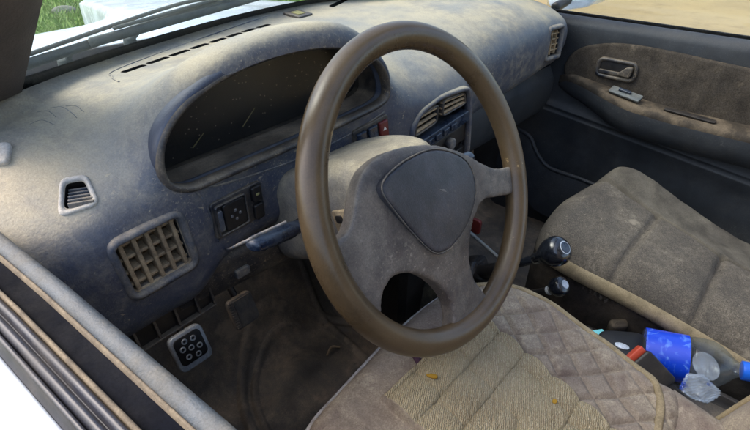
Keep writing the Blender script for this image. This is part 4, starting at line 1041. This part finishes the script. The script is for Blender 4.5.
G = np.array([[wpt(x, t)+np.array((0, -dy, dz)) for t, dy, dz in ((-.01, .004, -.004), (0, .007, .001), (.022, .006, .002), (.034, .0035, .001), (.034, .0015, 0))] for x in xw])
surf('edge_band', G, 'sealblack', ws)
# unseen roof and header rail; front span left open so light reaches the seats
rf = thing('roof_open_for_light', 'unseen white car roof with pale headliner, left open over the front to light the seats', 'roof', (.68, -.8, 1.25))
def slab(name, x0, x1, y0, y1, z0, z1, mat, par):
    fr = Fr(((x0+x1)/2, (y0+y1)/2, 0), (1, 0, 0), (0, 1, 0), (0, 0, 1))
    return block(name, fr, rrect(x1-x0, y1-y0, .05), z0, z1, mat, par, bev=.01)
MT['headliner'] = dusty('grey_headliner', lin(170, 168, 162), DUST, amt=.1, up=0, s=6, rough=.95)
slab('roof_panel', .10, 1.26, -2.0, -.50, 1.24, 1.29, 'paint', rf)
slab('headliner', .12, 1.24, -1.98, -.52, 1.225, 1.238, 'headliner', rf)
slab('header_rail', .10, 1.26, -.06, .05, 1.22, 1.27, 'paint', rf)

# ================================================================== OUTSIDE
def hz(x, y): return .735-.07*np.clip((y-.62)/1.0, 0, 2)**1.3-.06*np.abs((x-.68)/.75)**3
hd = thing('car_hood', 'white car hood beyond the windscreen seen through dusty glass', 'hood', (.68, 1.0, .6))
xg = np.linspace(-.05, 1.41, 80); G = []
for x in xg:
    t = (x-.68)/.73; yend = 1.34+.9*sm(.50, .80, x)*(1-.55*sm(1.1, 1.35, x))-.10*abs(t)**3*(x < .3)
    G.append([(x, y, float(hz(np.array(x), np.array(y)))-.02*max(0, (s-.9)/.1)**2+(.022*float(sm(.42, .62, x)*sm(.98, .78, x)))) for s in np.linspace(0, 1, 50) for y in [.645+(yend-.645)*s]]+[(x, yend+.01, .40), (x, yend-.02, .1)])
surf('hood_panel', np.array(G), 'paint', hd)
cw = [[(x, float(ywind(x))+dy, .775+dz) for dy, dz in ((.0, .005), (.02, .006), (.05, -.006), (.085, -.03), (.10, -.05))] for x in np.linspace(-.02, 1.38, 40)]
surf('cowl', np.array(cw), 'cowl', hd)
def wiper(name, label, A, B, C_, grp):
    t = thing(name, label, 'wiper', tuple(A), grp)
    A, B, C_ = map(np.array, (A, B, C_))
    tube('arm', [A, A+(B-A)*.5+np.array((0, 0, .008)), B], [.0065, .0055, .0045], 'wiper', t, flat=.6)
    d = norm(C_-B); M_ = (B+C_)/2
    tube('blade', [B-d*.12, C_], [.0045, .0035], 'wiper', t, flat=1.5)
    tube('blade_frame', [B-d*.08+np.array((0, 0, .010)), (B+C_)/2+np.array((0, 0, .016)), C_-d*.05+np.array((0, 0, .010))], .0028, 'wiper', t)
    lathe('pivot', A+np.array((0, 0, -.02)), (0, 0, 1), [(0, .011), (.02, .010), (.026, .008), (.028, .001)], 'wiper', t)
wiper('windscreen_wiper', 'faded wiper with its pivot near the driver pillar', U(66, 63, z=.80), U(84, 46, z=.822), U(236, -3, z=.845), 'windscreen wipers')
wiper('windscreen_wiper', 'second faded wiper lying across the middle of windscreen', U(130, 41, z=.80), U(160, 24, z=.83), U(330, -22, z=.845), 'windscreen wipers')

def ground_mat(name, c1, c2, c3, s):
    m, nt, b = newmat(name); tc = node(nt, 'ShaderNodeTexCoord').outputs['Object']
    c = mixc(nt, ramp(nt, noise(nt, tc, s, 8, .65), .38, .62), c1, c2)
    c = mixc(nt, ramp(nt, noise(nt, tc, s*6, 5, .7), .5, .75), c, c3)
    nt.links.new(c, b.inputs['Base Color']); b.inputs['Roughness'].default_value = .95
    bp = node(nt, 'ShaderNodeBump'); bp.inputs['Strength'].default_value = .6; bp.inputs['Distance'].default_value = .03
    nt.links.new(noise(nt, tc, s*5, 6, .7), bp.inputs['Height']); nt.links.new(bp.outputs[0], b.inputs['Normal'])
    return m
MT['sand'] = ground_mat('sandy_soil', lin(128, 112, 72), lin(138, 122, 80), lin(118, 102, 64), .5)
MT['turf'] = ground_mat('turf', lin(92, 128, 40), lin(116, 150, 56), lin(74, 108, 34), 1.2)
n = 60; xg = np.linspace(-60, 60, n); X, Y = np.meshgrid(xg, xg, indexing='ij')
gnd = surf('ground', np.stack([X, Y, np.full_like(X, -.45)], -1), ['sand'], smooth=False); tag(gnd, kind='structure')
xg = np.linspace(-20, 9, 50); yg = np.linspace(4.6, 30, 50); X, Y = np.meshgrid(xg, yg, indexing='ij')
gr = surf('lawn', np.stack([X, Y, -.446+0*X], -1), ['turf'], smooth=False); tag(gr, kind='structure')
V = []; Fc = []
rg = np.random.RandomState(8)
for k in range(26000):
    x = rg.uniform(.5, 8.0); y = rg.uniform(4.5, 13)
    h = rg.uniform(.05, .16); w_ = rg.uniform(.008, .02); an = rg.uniform(0, 6.28); lx, ly = rg.normal(0, .06, 2)
    o = len(V); V += [(x-w_*math.cos(an), y-w_*math.sin(an), -.446), (x+w_*math.cos(an), y+w_*math.sin(an), -.446), (x+lx, y+ly, -.446+h)]; Fc.append((o, o+1, o+2))
MT['grassblade'] = dusty('grass_blades', lin(132, 160, 62), lin(168, 180, 104), amt=.5, up=0, s=1.2, rough=.7, base2=lin(96, 134, 46))
tag(mk('grass', V, Fc, 'grassblade', smooth=False, fix=False), 'short green grass in front of the car', 'grass', kind='stuff')
# pale stones on the grass
for k, (px, py, r_) in enumerate(((64, 10, .14), (108, 2, .12))):
    p = U(px, py, z=-.40)
    bm = bmesh.new(); bmesh.ops.create_icosphere(bm, subdivisions=3, radius=1)
    rs = np.random.RandomState(k+3); ds_ = rs.normal(size=(12, 3)); ds_ /= np.linalg.norm(ds_, axis=1)[:, None]
    for v in bm.verts:
        d = np.array(v.co); s = 1-.25*max(0, (ds_ @ d).max()-.85)/.15; v.co = Vector((d[0]*r_*1.3*s+p[0], d[1]*r_*s+p[1], d[2]*r_*.6*s-.42))
    me = bpy.data.meshes.new('stone'); bm.to_mesh(me); bm.free()
    if 'stone' not in MT: MT['stone'] = ground_mat('pale_stone', lin(132, 132, 118), lin(116, 118, 100), lin(100, 104, 84), 6)
    tag(link('stone', me, 'stone'), ('pale stone on grass, nearest the pillar', 'pale stone on grass just above the hood edge')[k], 'stone', 'stones on the grass')
# far-side mirror
mr = thing('door_mirror', 'white passenger door mirror housing with tan lower edge outside the window', 'mirror', (1.50, .34, .76))
mo = [U(px, py, x=1.50) for px, py in ((548, -14), (600, -14), (597, 0), (588, 7), (565, 10), (550, 6))]
mo2 = np.array([(p[1], p[2]) for p in mo]); mfr = Fr((1.50, 0, 0), (0, 1, 0), (0, 0, 1), (-1, 0, 0))
V = soften(ccw(mo2), .25)
block('housing', mfr, V, -.11, .02, 'paint', mr, bev=.015, dome=.008)
tube('mount', [(1.41, .34, .745), (1.46, .335, .755), (1.52, .32, .78)], .014, 'black', mr)

# ================================================================== LIGHT
w = bpy.data.worlds.new('World'); SC.world = w; w.use_nodes = True
nt = w.node_tree; bg = nt.nodes['Background']; sky = nt.nodes.new('ShaderNodeTexSky'); sky.sky_type = 'NISHITA'; sky.sun_disc = False
EL, AZ = math.radians(52), math.radians(-35)      # azimuth from +Y towards +X
sky.sun_elevation = EL; sky.sun_rotation = AZ; sky.air_density = 1; sky.dust_density = 4
nt.links.new(sky.outputs[0], bg.inputs[0]); bg.inputs[1].default_value = .15
sl = bpy.data.lights.new('sun', 'SUN'); sl.energy = .55; sl.angle = math.radians(40); sl.color = (1, .96, .9)
so = bpy.data.objects.new('sun', sl); COL.objects.link(so)
dv_ = Vector((math.sin(AZ)*math.cos(EL), math.cos(AZ)*math.cos(EL), math.sin(EL)))
so.rotation_euler = dv_.to_track_quat('Z', 'Y').to_euler(); so.location = (0, 3, 5)
vs = SC.view_settings; vs.view_transform = 'Standard'; vs.look = 'None'; vs.gamma = 1; vs.use_curve_mapping = False
vs.exposure = 1.75
SC.cycles.max_bounces = 10; SC.cycles.diffuse_bounces = 5; SC.cycles.transparent_max_bounces = 12
SC.cycles.use_denoising = True
